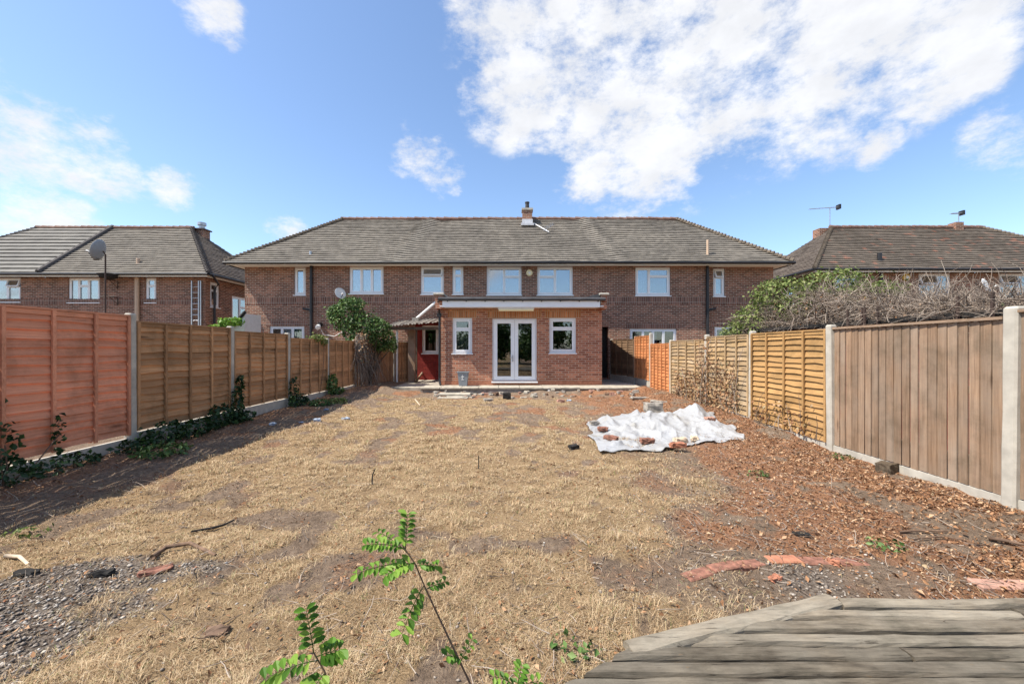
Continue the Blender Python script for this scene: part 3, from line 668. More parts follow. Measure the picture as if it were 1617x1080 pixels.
lh = neighbour('brick_house', 'brown brick house with half-renewed tiled roof beyond the orange fence panel', -28.2, -13.4, 18.0, 4.74, 7.73,
    [(-12, 32, 436.5, 477, two_left, ('curtain', [(.5, 1)]), (2,)), (107, 157, 436.5, 478, [(0, .3, 0, 1), (.3, .64, 0, .7), (.3, .64, .7, 1), (.64, 1, 0, 1)], ('blind', [(0, 1)]), ()), (229, 246, 436.5, 478, stack2, ('curtain', [(0, 1)]), ())],
    east=[(18.75, 19.35, 3.35, 4.5, stack2), (20.2, 21.5, 2.6, 4.05, two_left)], split=-20.9)
cx, cy = -16.55, 21.8
c = MB().box(cx - .25, cx + .25, cy - .25, cy + .25, 6.3, 7.72).build('chimney', M['brick'], lh); MB().box(cx - .32, cx + .32, cy - .32, cy + .32, 7.72, 7.78).build('cap', M['hip_grey'], c)
MB().lathe([(.14, 0), (.14, .2), (.2, .21), (.2, .36)], (cx, cy, 7.78), 10).build('metal_cowl', M['grey_metal'], c)
MB().tube([(wx(214, 18.3), 18.36, .1), (wx(214, 18.3), 18.36, 4.62)], .085, 10).build('soil_pipe', M['beige'], lh)
MB().tube([(wx(214.5, 18.6), 18.7, 5.0), (wx(214.5, 18.6), 18.7, wz(407, 18.6))], .07, 10).build('vent_pipe', M['beige'], lh)
MB().tube([(-13.3, 18.15, 4.68), (-13.5, 18.8, 4.4), (-13.76, 18.9, 4.2), (-13.76, 18.9, .1)], .05, 8).build('drainpipe', M['black'], lh)
rh = neighbour('brick_house', 'brown brick house with mossy reddish roof behind the dead hedge', 12.96, 27.4, 17.5, 4.85, 7.6,
    [(1318, 1357, 434, 476, stack2, ('curtain', [(0, 1)]), ()), (1450, 1501, 430, 476, [(0, .6, 0, .62), (0, .6, .62, 1), (.6, 1, 0, 1)], ('curtain', [(.6, 1)]), (1,)), (1577, 1640, 430, 478, two_right, ('curtain', [(0, 1)]), (1,))],
    west=[(19.0, 20.0, 3.3, 4.4, [(0, 1, .55, 1), (0, 1, 0, .55)])], tm='tile_right')
MB().tube([(wx(1390, 18), 18.05, 5.1), (wx(1390, 18), 18.05, wz(399, 18))], .09, 10).build('vent_pipe', M['black'], rh)
MB().tube([(wx(1390, 17.9), 17.86, .1), (wx(1390, 17.9), 17.86, 4.72)], .07, 10).build('soil_pipe', M['black'], rh)
c = MB().box(22.5, 22.9, 20.7, 21.1, 7.3, 7.85).build('chimney', M['brick'], rh)
c = MB().box(15.9, 16.7, 21.1, 21.6, 6.6, 7.66).build('chimney', M['brick'], rh)

# --- aerials, dishes, alarms, ladder, brackets
def dish(label, p, r, face, mt, mast=None):
    t = thing('satellite_dish', p, label, 'satellite dish'); f = Vector(face).normalized(); m = f.to_track_quat('Z', 'Y').to_matrix()
    c = Vector(p)
    MB().lathe([(.01, .0), (r * .5, r * .06), (r * .85, r * .17), (r, r * .25), (r * .99, r * .27), (r * .5, r * .085), (.01, .02)], c, 24, m).build('reflector', M[mt], t, True)
    up = m @ Vector((0, -1, 0)); e = c + f * r * 1.1 + up * r * .35 * (1 if up.z < 0 else -1)
    MB().tube([c - f * .02 + Vector((0, 0, -r * .8)), c + f * r * .5 + Vector((0, 0, -r * .85)), e], .014, 6).build('feed_arm', M['black'], t)
    MB().tube([e, e - f * .1], .035, 8).build('receiver', M['white'], t)
    if mast: MB().tube([c - f * .06, Vector(mast[0])] + [Vector(q) for q in mast[1:]], .028, 8).build('mast', M['dark_metal'], t)
    return t
dish('large grey satellite dish on a tall mast by the left house', (wx(159.5, 17.2), 17.2, wz(396, 17.2)), .45, (-.93, -.25, .25), 'galv', [(wx(166, 17.3), 17.3, wz(402, 17.3)), (wx(166, 17.3), 17.3, 0)])
dish('small white satellite dish on the terrace wall above the green bush', (wx(536, 16.75), 16.75, wz(464, 16.75)), .24, (.75, -.6, .3), 'white', [(wx(531, 16.9), 16.98, wz(466, 16.9))])
dish('pale oval satellite dish below the right house windows', (wx(1553, 15), 15, wz(453, 15)), .3, (.4, -.85, .3), 'white', [(wx(1548, 15), 15.2, 2.6), (wx(1548, 15), 15.2, 0)])
def aerial(label, p, h, length, ang, name='tv_aerial'):
    t = thing(name, p, label, 'aerial'); c = Vector(p); top = c + Vector((0, 0, h)); d = Vector((math.cos(ang), 0, math.sin(ang)))
    MB().tube([c, top], .02, 6).build('mast', M['grey_metal'], t)
    a = top - d * length * .7; b_ = top + d * length * .3
    MB().tube([a, b_], .012, 5).build('boom', M['grey_metal'], t)
    n = 14
    e = MB()
    for i in range(n):
        q = a.lerp(b_, i / n); e.tube([q - Vector((0, .1, 0)), q + Vector((0, .1, 0))], .006, 4); e.tube([q - Vector((0, 0, .035)), q + Vector((0, 0, .035))], .006, 4)
    e.build('elements', M['grey_metal'], t); MB().box(b_.x - .05, b_.x + .04, b_.y - .12, b_.y + .12, b_.z - .11, b_.z + .12).build('rear_reflector', M['black'], t)
aerial('long thin tv aerial on the left end of the right house roof', (wx(1310, 21), 21, 7.55), 1.12, 1.5, .07)
aerial('short tv aerial on the small chimney of the right house', (wx(1510, 21), 20.9, 7.85), .5, .55, .05)
fa = thing('fallen_aerial', (wx(855, 19), 18.8, 7.0), 'fallen thin aerial lying on the tiles beside the chimney', 'aerial')
zr_ = lambda y: ZE + (y - YE) * (ZR - ZE) / HIP + .1
MB().tube([(wx(843, 19.3), 19.35, zr_(19.35)), (wx(866, 18.7), 18.6, zr_(18.6))], .03, 6).build('mast', M['lead'], fa)
e = MB(); e.tube([(wx(857, 18.6), 18.5, zr_(18.5) + .1), (wx(874, 19.1), 19.0, zr_(19.0) + .15)], .012, 5)
for i in range(6): q = Vector((wx(859 + 2.6 * i, 18.7), 18.6 + .07 * i, zr_(18.6 + .07 * i) + .12)); e.tube([q, q + Vector((.02, 0, .14))], .007, 4)
e.build('boom', M['grey_metal'], fa)
a = thing('alarm_box', (wx(835.5, 16.95), 16.95, wz(431, 16.95)), 'round cream alarm box between the two upper middle windows', 'alarm')
m_ = Matrix.Rotation(R(90), 3, 'X')
MB().lathe([(.135, 0), (.135, .05), (.11, .075), (.02, .08)], (wx(835.5, 16.95), 16.985, wz(431, 16.95)), 20, m_).build('cover', M['lamp'], a, False)
MB().lathe([(.045, 0), (.04, .012)], (wx(835.5, 16.95), 16.905, wz(431, 16.95)), 14, m_).build('badge', M['white'], a)
a = thing('alarm_box', (wx(1431, 17.9), 17.9, wz(438, 17.9)), 'small yellow alarm box on the right house wall', 'alarm')
MB().lathe([(.17, 0), (.17, .06), (.1, .09)], (wx(1431, 17.9), 17.945, wz(438, 17.9)), 6, m_).build('cover', M['yellow'], a)
MB().lathe([(.08, 0), (.07, .012)], (wx(1431, 17.9), 17.855, wz(438, 17.9)), 12, m_).build('badge', M['white'], a)
ld = thing('ladder', (wx(307, 18.3), 18.3, 1.0), 'aluminium ladder hanging upright on the left house wall', 'ladder')
la, lb = wx(301, 18.3), wx(312, 18.3)
for xx_ in (la, lb, lb + .09): MB().box(xx_ - .022, xx_ + .022, 18.33, 18.4, 1.0, wz(443, 18.3)).build('rail', M['grey_metal'], ld)
for i in range(13): MB().tube([(la, 18.365, 1.2 + i * .25), (lb, 18.365, 1.2 + i * .25)], .026, 6).build('rung', M['grey_metal'], ld)
for py, lab in ((443, 'upper iron bracket with dark basket on the left house wall'), (469, 'lower empty iron bracket on the left house wall')):
    z = wz(py, 18.2); xa = wx(181, 18.3)
    b_ = thing('wall_bracket', (xa, 18.4, z), lab, 'bracket')
    MB().tube([(xa, 18.42, z), (xa, 17.95, z)], .015, 5).tube([(xa, 18.42, z - .35), (xa, 18.42, z + .02)], .015, 5).tube([(xa, 18.42, z - .3), (xa, 18.05, z - .01)], .012, 5).tube([(xa - .4, 18.0, z), (xa + .35, 18.0, z)], .015, 5).build('iron_arm', M['dark_metal'], b_)
    if py < 450: MB().lathe([(.05, -.02), (.3, .08), (.38, .22), (.1, .3)], (xa + .1, 17.9, z), 14).build('basket', M['charred'], b_)
for px, py, d, lab in ((505, 515, 16.9, 'black and white floodlight with hanging cable on the terrace wall'), (1195, 508, 17.1, 'small white security lamp on the right end of the terrace')):
    t = thing('wall_lamp', (wx(px, d), d, wz(py, d)), lab, 'lamp'); c = Vector((wx(px, d), d - .08, wz(py, d)))
    MB().lathe([(.05, 0), (.09, .04), (.1, .16), (.02, .18)], c, 12, Matrix.Rotation(R(115), 3, 'X')).build('lamp_head', M['white'], t)
    MB().box(c.x - .05, c.x + .05, c.y, d + .1, c.z - .02, c.z + .13).build('lamp_mount', M['black'], t)
    if px < 800: MB().tube([c + Vector((0, .05, -.05)), c + Vector((.15, .06, -.35)), c + Vector((.6, .06, -.42)), c + Vector((1.0, .06, -.2))], .012, 5).build('cable', M['white'], t)

# --- lean-to canopy left of the extension
cp = thing('lean_to_canopy', (-4.0, 16, 0), 'rickety corrugated lean-to canopy left of the extension', 'canopy')
mb = MB(); n = 60; P = []
xa, xb = wx(611, 15.4), wx(697, 15.4)
for i in range(n + 1):
    u = i / n; xx_ = xa + (xb - xa) * u; zc_ = wz(515, 15.4) + .16 * u + .03 * math.sin(i * 1.7) + .01 * random.uniform(-1, 1)
    for dy, dz in ((15.2 + .05 * math.sin(i * .9), 0), (16.98, .28)): P += [(xx_, dy, zc_ + dz), (xx_, dy, zc_ + dz - .02)]
f_ = []
for i in range(n):
    a_ = 4 * i; b_ = a_ + 4
    f_ += [(a_, b_, b_ + 2, a_ + 2), (a_ + 1, a_ + 3, b_ + 3, b_ + 1), (a_, a_ + 1, b_ + 1, b_), (a_ + 2, b_ + 2, b_ + 3, a_ + 3)]
mb.add(P, f_).build('corrugated_sheet', M['stone'], cp)
MB().box(xa + .1, xb, 15.3, 15.38, wz(521, 15.4), wz(516.5, 15.4)).build('front_beam', M['trunk'], cp)
for px in (625.5, 656): MB().box(wx(px, 15.45), wx(px, 15.45) + .06, 15.4, 15.46, .05, wz(520, 15.4)).build('post', M['white'] if px < 640 else M['trunk'], cp)
MB().box(wx(644, 15.8), wx(655, 15.8), 15.78, 15.84, .1, wz(522, 15.8)).build('side_panel', M['board'], cp)
t = thing('waste_pipe', (wx(660, 16.6), 16.6, 2.6), 'white waste pipe slanting down to the canopy roof', 'pipe')
MB().tube([(wx(686, 16.7), 16.85, wz(477, 16.7)), (wx(663, 16.5), 16.5, wz(498, 16.5)), (wx(657, 16.4), 16.4, wz(503, 16.4))], .05, 8).build('pipe', M['white'], t)
MB().box(wx(652, 16.4), wx(662, 16.4), 16.2, 16.6, wz(509, 16.4), wz(502, 16.4)).build('pipe_box', M['stone'], t)

# ------------------------------------------------------------------ fences
def slat_meshes(mt, k=6):
    out = []
    for s in range(k):
        n = 8; ph = random.uniform(0, 6); V = []
        for i in range(n + 1):
            x = i / n; w = .009 * math.sin(ph + x * 9 + s) + .008 * random.uniform(-1, 1)
            V += [(x, -.036, -.010 + w), (x, -.003, .108), (x, .004, .108), (x, -.022, -.010 + w)]
        Fc = [(0, 1, 2, 3), (4 * n + 3, 4 * n + 2, 4 * n + 1, 4 * n)]
        for i in range(n):
            for j in range(4): Fc.append((4 * i + j, 4 * i + 4 + j, 4 * i + 4 + (j + 1) % 4, 4 * i + (j + 1) % 4))
        mb = MB(); mb.add(V, Fc); out.append(mb.mesh('slat', mt))
    return out
SL = {}
def unit_box(name, mt, key):
    if key not in SL: SL[key] = MB().chamfer(0, 1, -.5, .5, 0, 1, .0).mesh(name, mt) if False else MB().box(0, 1, -.5, .5, 0, 1).mesh(name, mt)
    return SL[key]
def board_meshes(mt, k=5):
    out = []
    for s in range(k):
        j = [random.uniform(-.004, .004) for _ in range(6)]
        out.append(MB().add([(0, -.004, 0), (.094 + j[0], -.014, 0), (.094 + j[1], .0, 0), (0, .0, 0), (j[2], -.004, 1), (.094 + j[3], -.014 + j[4], 1 + j[5] * .5), (.094 + j[3], 0, 1), (j[2], .0, 1)],
            [(0, 3, 2, 1), (4, 5, 6, 7), (0, 1, 5, 4), (1, 2, 6, 5), (2, 3, 7, 6), (3, 0, 4, 7)]).mesh('board', mt))
    return out
def panel(A, B, z0, zA, zB, kind, label, group, nb=3, dark=None):
    """fence panel from A to B (xy); the garden is on its local -y side; zA, zB are the top heights at both ends"""
    A = Vector((*A, 0)); B = Vector((*B, 0)); L_ = (B - A).length - .1; d = (B - A).normalized(); ang = math.atan2(d.y, d.x)
    t = thing('board_fence' if 'board' in kind else 'lap_fence', (A.x + d.x * .05, A.y + d.y * .05, z0), label, 'fence', group, ang)
    mt = M[kind]; z1 = min(zA, zB); h = z1 - z0
    bx = unit_box('batten', mt, 'bx' + kind)
    if kind in ('board', 'boardbrown'):
        key = 'bd' + kind
        if key not in SL: SL[key] = board_meshes(mt)
        n = int(L_ / .098)
        for i in range(n): place('board', SL[key][i % 5], t, (i * L_ / n, 0, random.uniform(-.006, .006)), (0, 0, 0), (L_ / n / .1, 1, h - .03 + random.uniform(-.008, .004)))
        place('capping_rail', bx, t, (0, -.008, h - .028), (0, 0, 0), (L_, .06, .028))
        for z in (.2, h * .55, h - .25): place('rail', bx, t, (0, .03, z), (0, 0, 0), (L_, .05, .07))
        return t
    key = 'sl' + kind
    if key not in SL: SL[key] = slat_meshes(mt)
    n = max(6, round((h - .05) / .094)); st = (h - .05) / n
    tilt = math.atan2(zB - zA, L_)
    for i in range(n):
        place('slat', random.choice(SL[key]), t, (0, .0, .02 + i * st), (random.uniform(-.015, .015), random.uniform(-.003, .003), 0), (L_, 1, st / .094))
    for i in range(nb + 2):
        u = i / (nb + 1); w = .036; x = min(max(u * L_ - w / 2, 0), L_ - w)
        place('batten', bx, t, (x, -.047, 0), (random.uniform(-.004, .004), 0, 0), (w, .022, h - .02)); place('back_batten', bx, t, (x, .022, 0), (0, 0, 0), (w, .02, h - .02))
    place('capping_rail', bx, t, (0, -.012, h - .022), (0, 0, 0), (L_, .075, .022)); place('top_rail', bx, t, (.002, -.030, h - .075), (0, 0, 0), (L_ - .004, .014, .05))
    return t
post_me = {}
def post(p, ztop, label, group='concrete fence posts', w=.1):
    x, y = p; z0 = float(gh(x, y)) - .12; h = ztop - z0; c = w / 2
    mb = MB(); n = 6
    rings = []
    for i in range(n + 1):
        z = h * i / n * (1 if i < n else 1) - (.0 if i < n else 0); e = c + .002 * random.uniform(-1, 1); k = e * .72
        if i == n: e = c - .012; k = e * .72
        rings.append([(k, -e, z), (e, -k, z), (e, k, z), (k, e, z), (-k, e, z), (-e, k, z), (-e, -k, z), (-k, -e, z)])
    if True:
        rings.insert(n, [(a * 1.0, b * 1.0, h - .02) for a, b, _ in rings[n - 1]])
    V = [q for r in rings for q in r]; Fc = [tuple(range(8))[::-1], tuple(range(8 * (len(rings) - 1), 8 * len(rings)))]
    for i in range(len(rings) - 1):
        for j in range(8): Fc.append((8 * i + j, 8 * i + (j + 1) % 8, 8 * i + 8 + (j + 1) % 8, 8 * i + 8 + j))
    mb.add(V, Fc); o = bpy.data.objects.new('fence_post', mb.mesh('fence_post', M['concrete'])); COL.objects.link(o); o.location = (x, y, z0); o.rotation_euler = (random.uniform(-.008, .008), random.uniform(-.012, .012), 0)
    return tag(o, label, 'post', group)
def gravel_board(A, B, ztop, label, group='concrete gravel boards', low=-.15):
    A = Vector((*A, 0)); B = Vector((*B, 0)); d = (B - A).normalized(); L_ = (B - A).length - .1
    o = bpy.data.objects.new('gravel_board', MB().box(0, L_, -.022, .022, 0, ztop - low).mesh('gravel_board', M['concrete'])); COL.objects.link(o)
    o.location = (A.x + d.x * .05, A.y + d.y * .05, low); o.rotation_euler = (0, 0, math.atan2(d.y, d.x)); return tag(o, label, 'gravel board', group)
XL = -5.11
LP = [(XL, 1.65), (XL, 3.56), (XL, 5.47), (XL, 7.40), (XL, 9.27), (XL, 11.26), (XL, 13.2), (-4.95, 14.9), (-4.50, 15.6), (-4.10, 16.1)]
LT = [1.95, 1.93, 1.89, 1.82, 1.77, 1.69, 1.70, 1.70, 1.70, 1.70]
names = ['in the near left corner', 'between the two orange panels', 'between orange and brown panels', 'after the first brown panel', 'after the second brown panel', 'below the hanging ivy', 'hidden in the dry ivy stems', 'beside the plain brown boards', 'at the end of the left fence', 'by the canopy']
for p, z, nme in zip(LP, LT, names): post(p, z + .03, 'pale concrete fence post ' + nme, w=.075 if p[1] > 13 else .1)
LPL = [('orange', .33, 'orange fence panel nearest the camera corner'), ('orange', .3, 'orange stained lap fence panel with warped slats'), ('fence', .33, 'first brown lap fence panel next to the orange one'),
       ('fence', .33, 'second brown lap fence panel from the orange one'), ('fence', .3, 'third brown lap fence panel from the orange one'), ('fence', .28, 'fourth brown lap panel beside the green bush'),
       ('fence', .2, 'brown lap panel under the dry ivy stems'), ('boardbrown', .15, 'narrow panel of plain vertical brown boards by the ivy'), ('fence', .15, 'short brown lap panel beside the canopy')]
for i, (kd, z0, lab) in enumerate(LPL):
    panel(LP[i], LP[i + 1], z0, LT[i], LT[i + 1], kd, lab, 'left fence panels', nb=3)
    if i < 6: gravel_board(LP[i], LP[i + 1], z0 - .015 - (.03 if kd == 'orange' else 0), 'concrete gravel board under the ' + lab)
XR = 4.56
RP = [(XR, 1.8), (XR, 3.72), (XR, 5.82), (XR, 7.76), (XR, 9.51), (XR, 11.67), (XR, 13.36), (XR, 15.08), (4.12, 16.95)]
RT = [1.82, 1.80, 1.755, 1.75, 1.74, 1.66, 1.92, 1.86, 1.8]
names = ['at the right edge behind the deck', 'thick and pale beside the weathered boards', 'between weathered boards and golden panel', 'between golden and faded panels', 'wrapped in dried creeper', 'beside the low orange panel', 'beside the tall orange panel', 'at the mouth of the passage', 'inside the dark passage']
for p, z, nme in zip(RP, RT, names): post(p, z + .03, 'pale concrete fence post ' + nme, w=.112 if p[1] < 4 else .1)
RPL = [('board', .1, 1.8, 'weathered vertical board panel cut by the right picture edge'), ('board', .09, 1.745, 'weathered vertical board fence panel with pinkish grey boards'), ('ochre', .1, 1.73, 'golden lap fence panel next to the weathered boards'),
       ('tanfence', .14, 1.72, 'faded tan lap panel with creeper on its edge'), ('tanfence', .14, 1.66, 'greyer faded tan lap panel beside the low orange one'), ('orange2', .14, 1.60, 'low bright orange lap panel'),
       ('orange2', .38, 1.88, 'tall bright orange lap panel above a concrete board'), ('fence_shaded', .38, 1.80, 'dark shaded lap panel in the passage')]
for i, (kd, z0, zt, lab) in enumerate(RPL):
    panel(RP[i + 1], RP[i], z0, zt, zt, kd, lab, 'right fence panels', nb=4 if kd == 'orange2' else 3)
    gravel_board(RP[i + 1], RP[i], z0 - .01, 'concrete gravel board under the ' + lab)

# ------------------------------------------------------------------ deck in the near right corner
deck = thing('timber_deck', (2.2, .6, 0), 'weathered grey timber deck with split planks in the near corner', 'deck')
DZ = .1
def plank(x0, x1, yc, w, z, ang=0, cut0=0.0, name='plank'):
    """weathered plank along x: rounded edges, uneven surface; cut0 slants its start"""
    n = max(3, int((x1 - x0) / .09)); V = []; L_ = x1 - x0; s = random.uniform(0, 90)
    prof = [(-.5, -.035), (-.5, -.014), (-.40, -.002), (-.15, .0015), (.15, .0015), (.40, -.002), (.5, -.014), (.5, -.035)]
    for i in range(n + 1):
        u = i / n
        for k, (a, h) in enumerate(prof):
            x = L_ * u + (cut0 * a * w if i == 0 else 0)
            jz = .010 * (fbm(np.array([s + x * 3]), np.array([k * .8 + s]), 2)[0] - .5) * 2
            V.append((x, a * w + .0025 * random.uniform(-1, 1) * (k in (0, 1, 2, 5, 6, 7)), h + jz))
    Fc = [tuple(range(8)), tuple(range(8 * n, 8 * n + 8))[::-1]]
    for i in range(n):
        for j in range(8): Fc.append((8 * i + j, 8 * i + (j + 1) % 8, 8 * i + 8 + (j + 1) % 8, 8 * i + 8 + j))
    me = MB().add(V, Fc).mesh(name, M['deck'])
    return place(name, me, deck, (x0 - 2.2, yc - .6, z), (random.uniform(-.012, .012), random.uniform(-.002, .002), ang))
def left_edge(y):
    if y > 1.87: return .56 + (y - 1.87) / .36 * 1.18 + .19
    return max(.56 + (y - 1.87) * 1.52, -1.3)
ang = math.atan2(.36, 1.18); plank(.53, .53 + math.hypot(1.18, .36) + .03, 1.905, .105, DZ + .004, ang)
deck.children[-1].location = (.53 - 2.2, 1.845 - .6, DZ + .004)
y = 2.185; row = 0
while y > -1.3:
    x = left_edge(y) if row else 1.76
    first = row > 0
    while x < 4.3:
        x1 = min(x + random.uniform(1.0, 2.6), 4.35)
        if 4.35 - x1 < .4: x1 = 4.35
        if y < -0.2 and random.random() < .5: x1 = 4.35
        plank(x, x1 - .008, y, .071 + random.uniform(-.005, .003), DZ + random.uniform(-.010, .006), 0, (3.28 if y > 1.87 else 1.52) if first else random.uniform(-.3, .3)); first = False; x = x1 + random.choice((.0, .004, .025))
    y -= .090; row += 1
pl = [(1.78, 2.19), (4.34, 2.19), (4.34, -1.3), (-1.15, -1.3), (-1.15, .72), (.66, 1.86)][::-1]
MB().add([(x, y, -.03) for x, y in pl] + [(x, y, DZ - .042) for x, y in pl], [tuple(range(6))[::-1], tuple(range(6, 12))] + [(i, (i + 1) % 6, 6 + (i + 1) % 6, 6 + i) for i in range(6)]).build('gap_shade_slab', M['charred'], deck)  # dark slab added under the planks so their gaps look shaded

# ------------------------------------------------------------------ scattered foliage: numpy builders
def leaf_cloud(blobs, n, size, flat=.5, shell=.55):
    """n folded leaf faces (two triangles each) in ellipsoids (c, r); returns verts, faces, rnd"""
    w = np.array([r[0] * r[1] * r[2] for _, r in blobs]) ** .67; k = rng.choice(len(blobs), n, p=w / w.sum())
    c = np.array([b[0] for b in blobs])[k]; r = np.array([b[1] for b in blobs])[k]
    d = rng.normal(size=(n, 3)); d /= np.linalg.norm(d, axis=1)[:, None]; rad = shell + (1 - shell) * rng.random(n) ** .6; rad *= 1 + .18 * rng.normal(size=n) * (rng.random(n) < .3)
    return leaves_at(c + d * r * rad[:, None], size, flat, d)
def leaves_at(p, size, flat=.5, d=None, aspect=.6):
    n = len(p); a = rng.normal(size=(n, 3))
    nrm = rng.normal(size=(n, 3)) * (1 - flat); nrm[:, 2] += flat
    if d is not None: nrm += d * .5
    nrm /= np.linalg.norm(nrm, axis=1)[:, None]
    a -= nrm * (a * nrm).sum(1)[:, None]; a /= np.linalg.norm(a, axis=1)[:, None]; b = np.cross(nrm, a)
    s = (size * rng.uniform(.6, 1.4, n))[:, None]; fold = nrm * s * rng.uniform(-.05, .35, n)[:, None]
    v = np.stack([p - a * s * .5, p + b * s * aspect * .5 + fold, p + a * s * .5, p - b * s * aspect * .5 + fold], 1).reshape(-1, 3)
    i = np.arange(n)[:, None] * 4
    f = np.concatenate([i + [0, 1, 2], i + [0, 2, 3]]); return v, f, np.repeat(rng.random(n), 4)
def leaf_obj(name, data, mt, parent=None, loc=None):
    v, f, r = data
    off = np.array(origin(parent)) if parent else np.zeros(3)
    o = place(name, np_mesh(name, v - off, f, M[mt], {'rnd': r}), parent)
    if name == 'stems': o['kind'] = 'stuff'
    return o
def twigs(starts, dirs, length, segs, r, wander=.35, droop=0.):
    """thin three-sided tubes that wander; numpy"""
    n = len(starts); P = [starts]; d = dirs / np.linalg.norm(dirs, axis=1)[:, None]; L_ = length * rng.uniform(.5, 1.4, n)[:, None] / segs
    for i in range(segs):
        d = d + rng.normal(size=(n, 3)) * wander; d[:, 2] -= droop; d /= np.linalg.norm(d, axis=1)[:, None]; P.append(P[-1] + d * L_)
    P = np.stack(P, 1); t = np.gradient(P, axis=1); t /= np.linalg.norm(t, axis=2)[..., None] + 1e-9
    ref = np.array([.31, .77, .55]); a = np.cross(t, ref); a /= np.linalg.norm(a, axis=2)[..., None] + 1e-9; b = np.cross(t, a)
    rr = (r * rng.uniform(.6, 1.5, n))[:, None, None] * np.linspace(1, .45, segs + 1)[None, :, None]
    ring = np.stack([P + (a * math.cos(w) + b * math.sin(w)) * rr for w in (0, 2.094, 4.189)], 2)
    v = ring.reshape(-1, 3); base = (np.arange(n)[:, None, None] * (segs + 1) + np.arange(segs)[None, :, None]) * 3
    q = np.array([[0, 1, 4, 3], [1, 2, 5, 4], [2, 0, 3, 5]]); f = (base[..., None] + q[None, None]).reshape(-1, 4)
    return v, f, np.repeat(rng.random(n), (segs + 1) * 3)

# --- dry grass, litter, gravel (nobody could count these)
def scatter(n, x0, x1, y0, y1, dens):
    """points with density falling off with distance, kept by dens(x, y) in 0..1"""
    y = y0 * (y1 / y0) ** rng.random(n); x = rng.uniform(x0, x1, n); k = rng.random(n) < dens(x, y); return x[k], y[k]
def grass():
    x, y = scatter(560000, -4.2, 2.8, 1.25, 12.2, lambda x, y: (zones(x, y)[0] * .95 + .03) * np.where(np.abs(x) < y * 1.35 + .4, 1, .1))
    cl = fbm(x * 9, y * 9, 3); keep = rng.random(len(x)) < np.clip((cl - .40) * 6, .06, 1); x, y, cl = x[keep], y[keep], cl[keep]
    n = len(x); z = gh(x, y); far = np.clip(y / 4, .55, 2.2)
    tuft = np.clip((fbm(x * 2.3 + 50, y * 2.3, 3) - .56) * 7, 0, 1)
    h = rng.uniform(.008, .030, n) * (1 + 1.3 * tuft); lean = rng.uniform(.025, .075, n) * (1 + .2 * tuft); th = rng.uniform(0, 6.283, n)
    dx, dy = np.cos(th), np.sin(th); w = rng.uniform(.0011, .0022, n) * far
    p = np.stack([x, y, z - .004], 1); side = np.stack([-dy, dx, np.zeros(n)], 1) * w[:, None]
    mid = p + np.stack([dx * lean * .45, dy * lean * .45, h * .8], 1); tip = p + np.stack([dx * lean, dy * lean, h * rng.uniform(.4, 1.1, n)], 1)
    v = np.stack([p - side, p + side, mid + side * .8, mid - side * .8, tip], 1).reshape(-1, 3); i = np.arange(n)[:, None] * 5
    f = np.concatenate([i + [0, 1, 2], i + [0, 2, 3], i + [3, 2, 4]])
    rnd = np.clip(rng.normal(.52, .27, n) + .2 * (fbm(x * 1.3, y * 1.3, 3) - .5), 0, .92); green = rng.random(n) < .02; rnd[green] = 1
    o = place('dry_grass', np_mesh('dry_grass', v, f, M['straw'], {'rnd': np.repeat(rnd, 5)}), None)
    tag(o, 'short parched straw-coloured grass covering the garden', 'grass', kind='stuff')
grass()
def litter():
    x, y = scatter(260000, -5.05, 4.5, 1.5, 13.2, lambda x, y: np.maximum(zones(x, y)[1] * .8, .16) * (.4 + .9 * sstep(x, 2.2, 4.2) + .6 * sstep(-x, 4.0, 4.8)) * np.where(np.abs(x) < y * 1.35 + .4, 1, .1))
    n = len(x); p = np.stack([x, y, gh(x, y) + rng.uniform(.002, .022, n)], 1)
    v, f, r = leaves_at(p, np.where(rng.random(n) < .22, .038, .02) * np.where(x < 1.5, .8, 1) * np.where(x > 3.4, 1.15, 1), .62, None, .5)
    o = leaf_obj('leaf_litter', (v, f, np.clip(r * .9 + .02, 0, .95)), 'leaf_dry'); tag(o, 'brown fallen leaves and bark chips lying along the fences', 'leaf litter', kind='stuff')
    x, y = scatter(16000, -5.0, 4.45, 1.6, 13, lambda x, y: .15 + zones(x, y)[1]); n = len(x)
    d = rng.normal(size=(n, 3)); d[:, 2] *= .12; v, f, r = twigs(np.stack([x, y, gh(x, y) + .012], 1), d, .13, 3, np.full(n, .0022), .2)
    tag(leaf_obj('twig_litter', (v, f, r), 'twig'), 'thin dry twigs scattered over soil and leaves', 'twigs', kind='stuff')
litter()
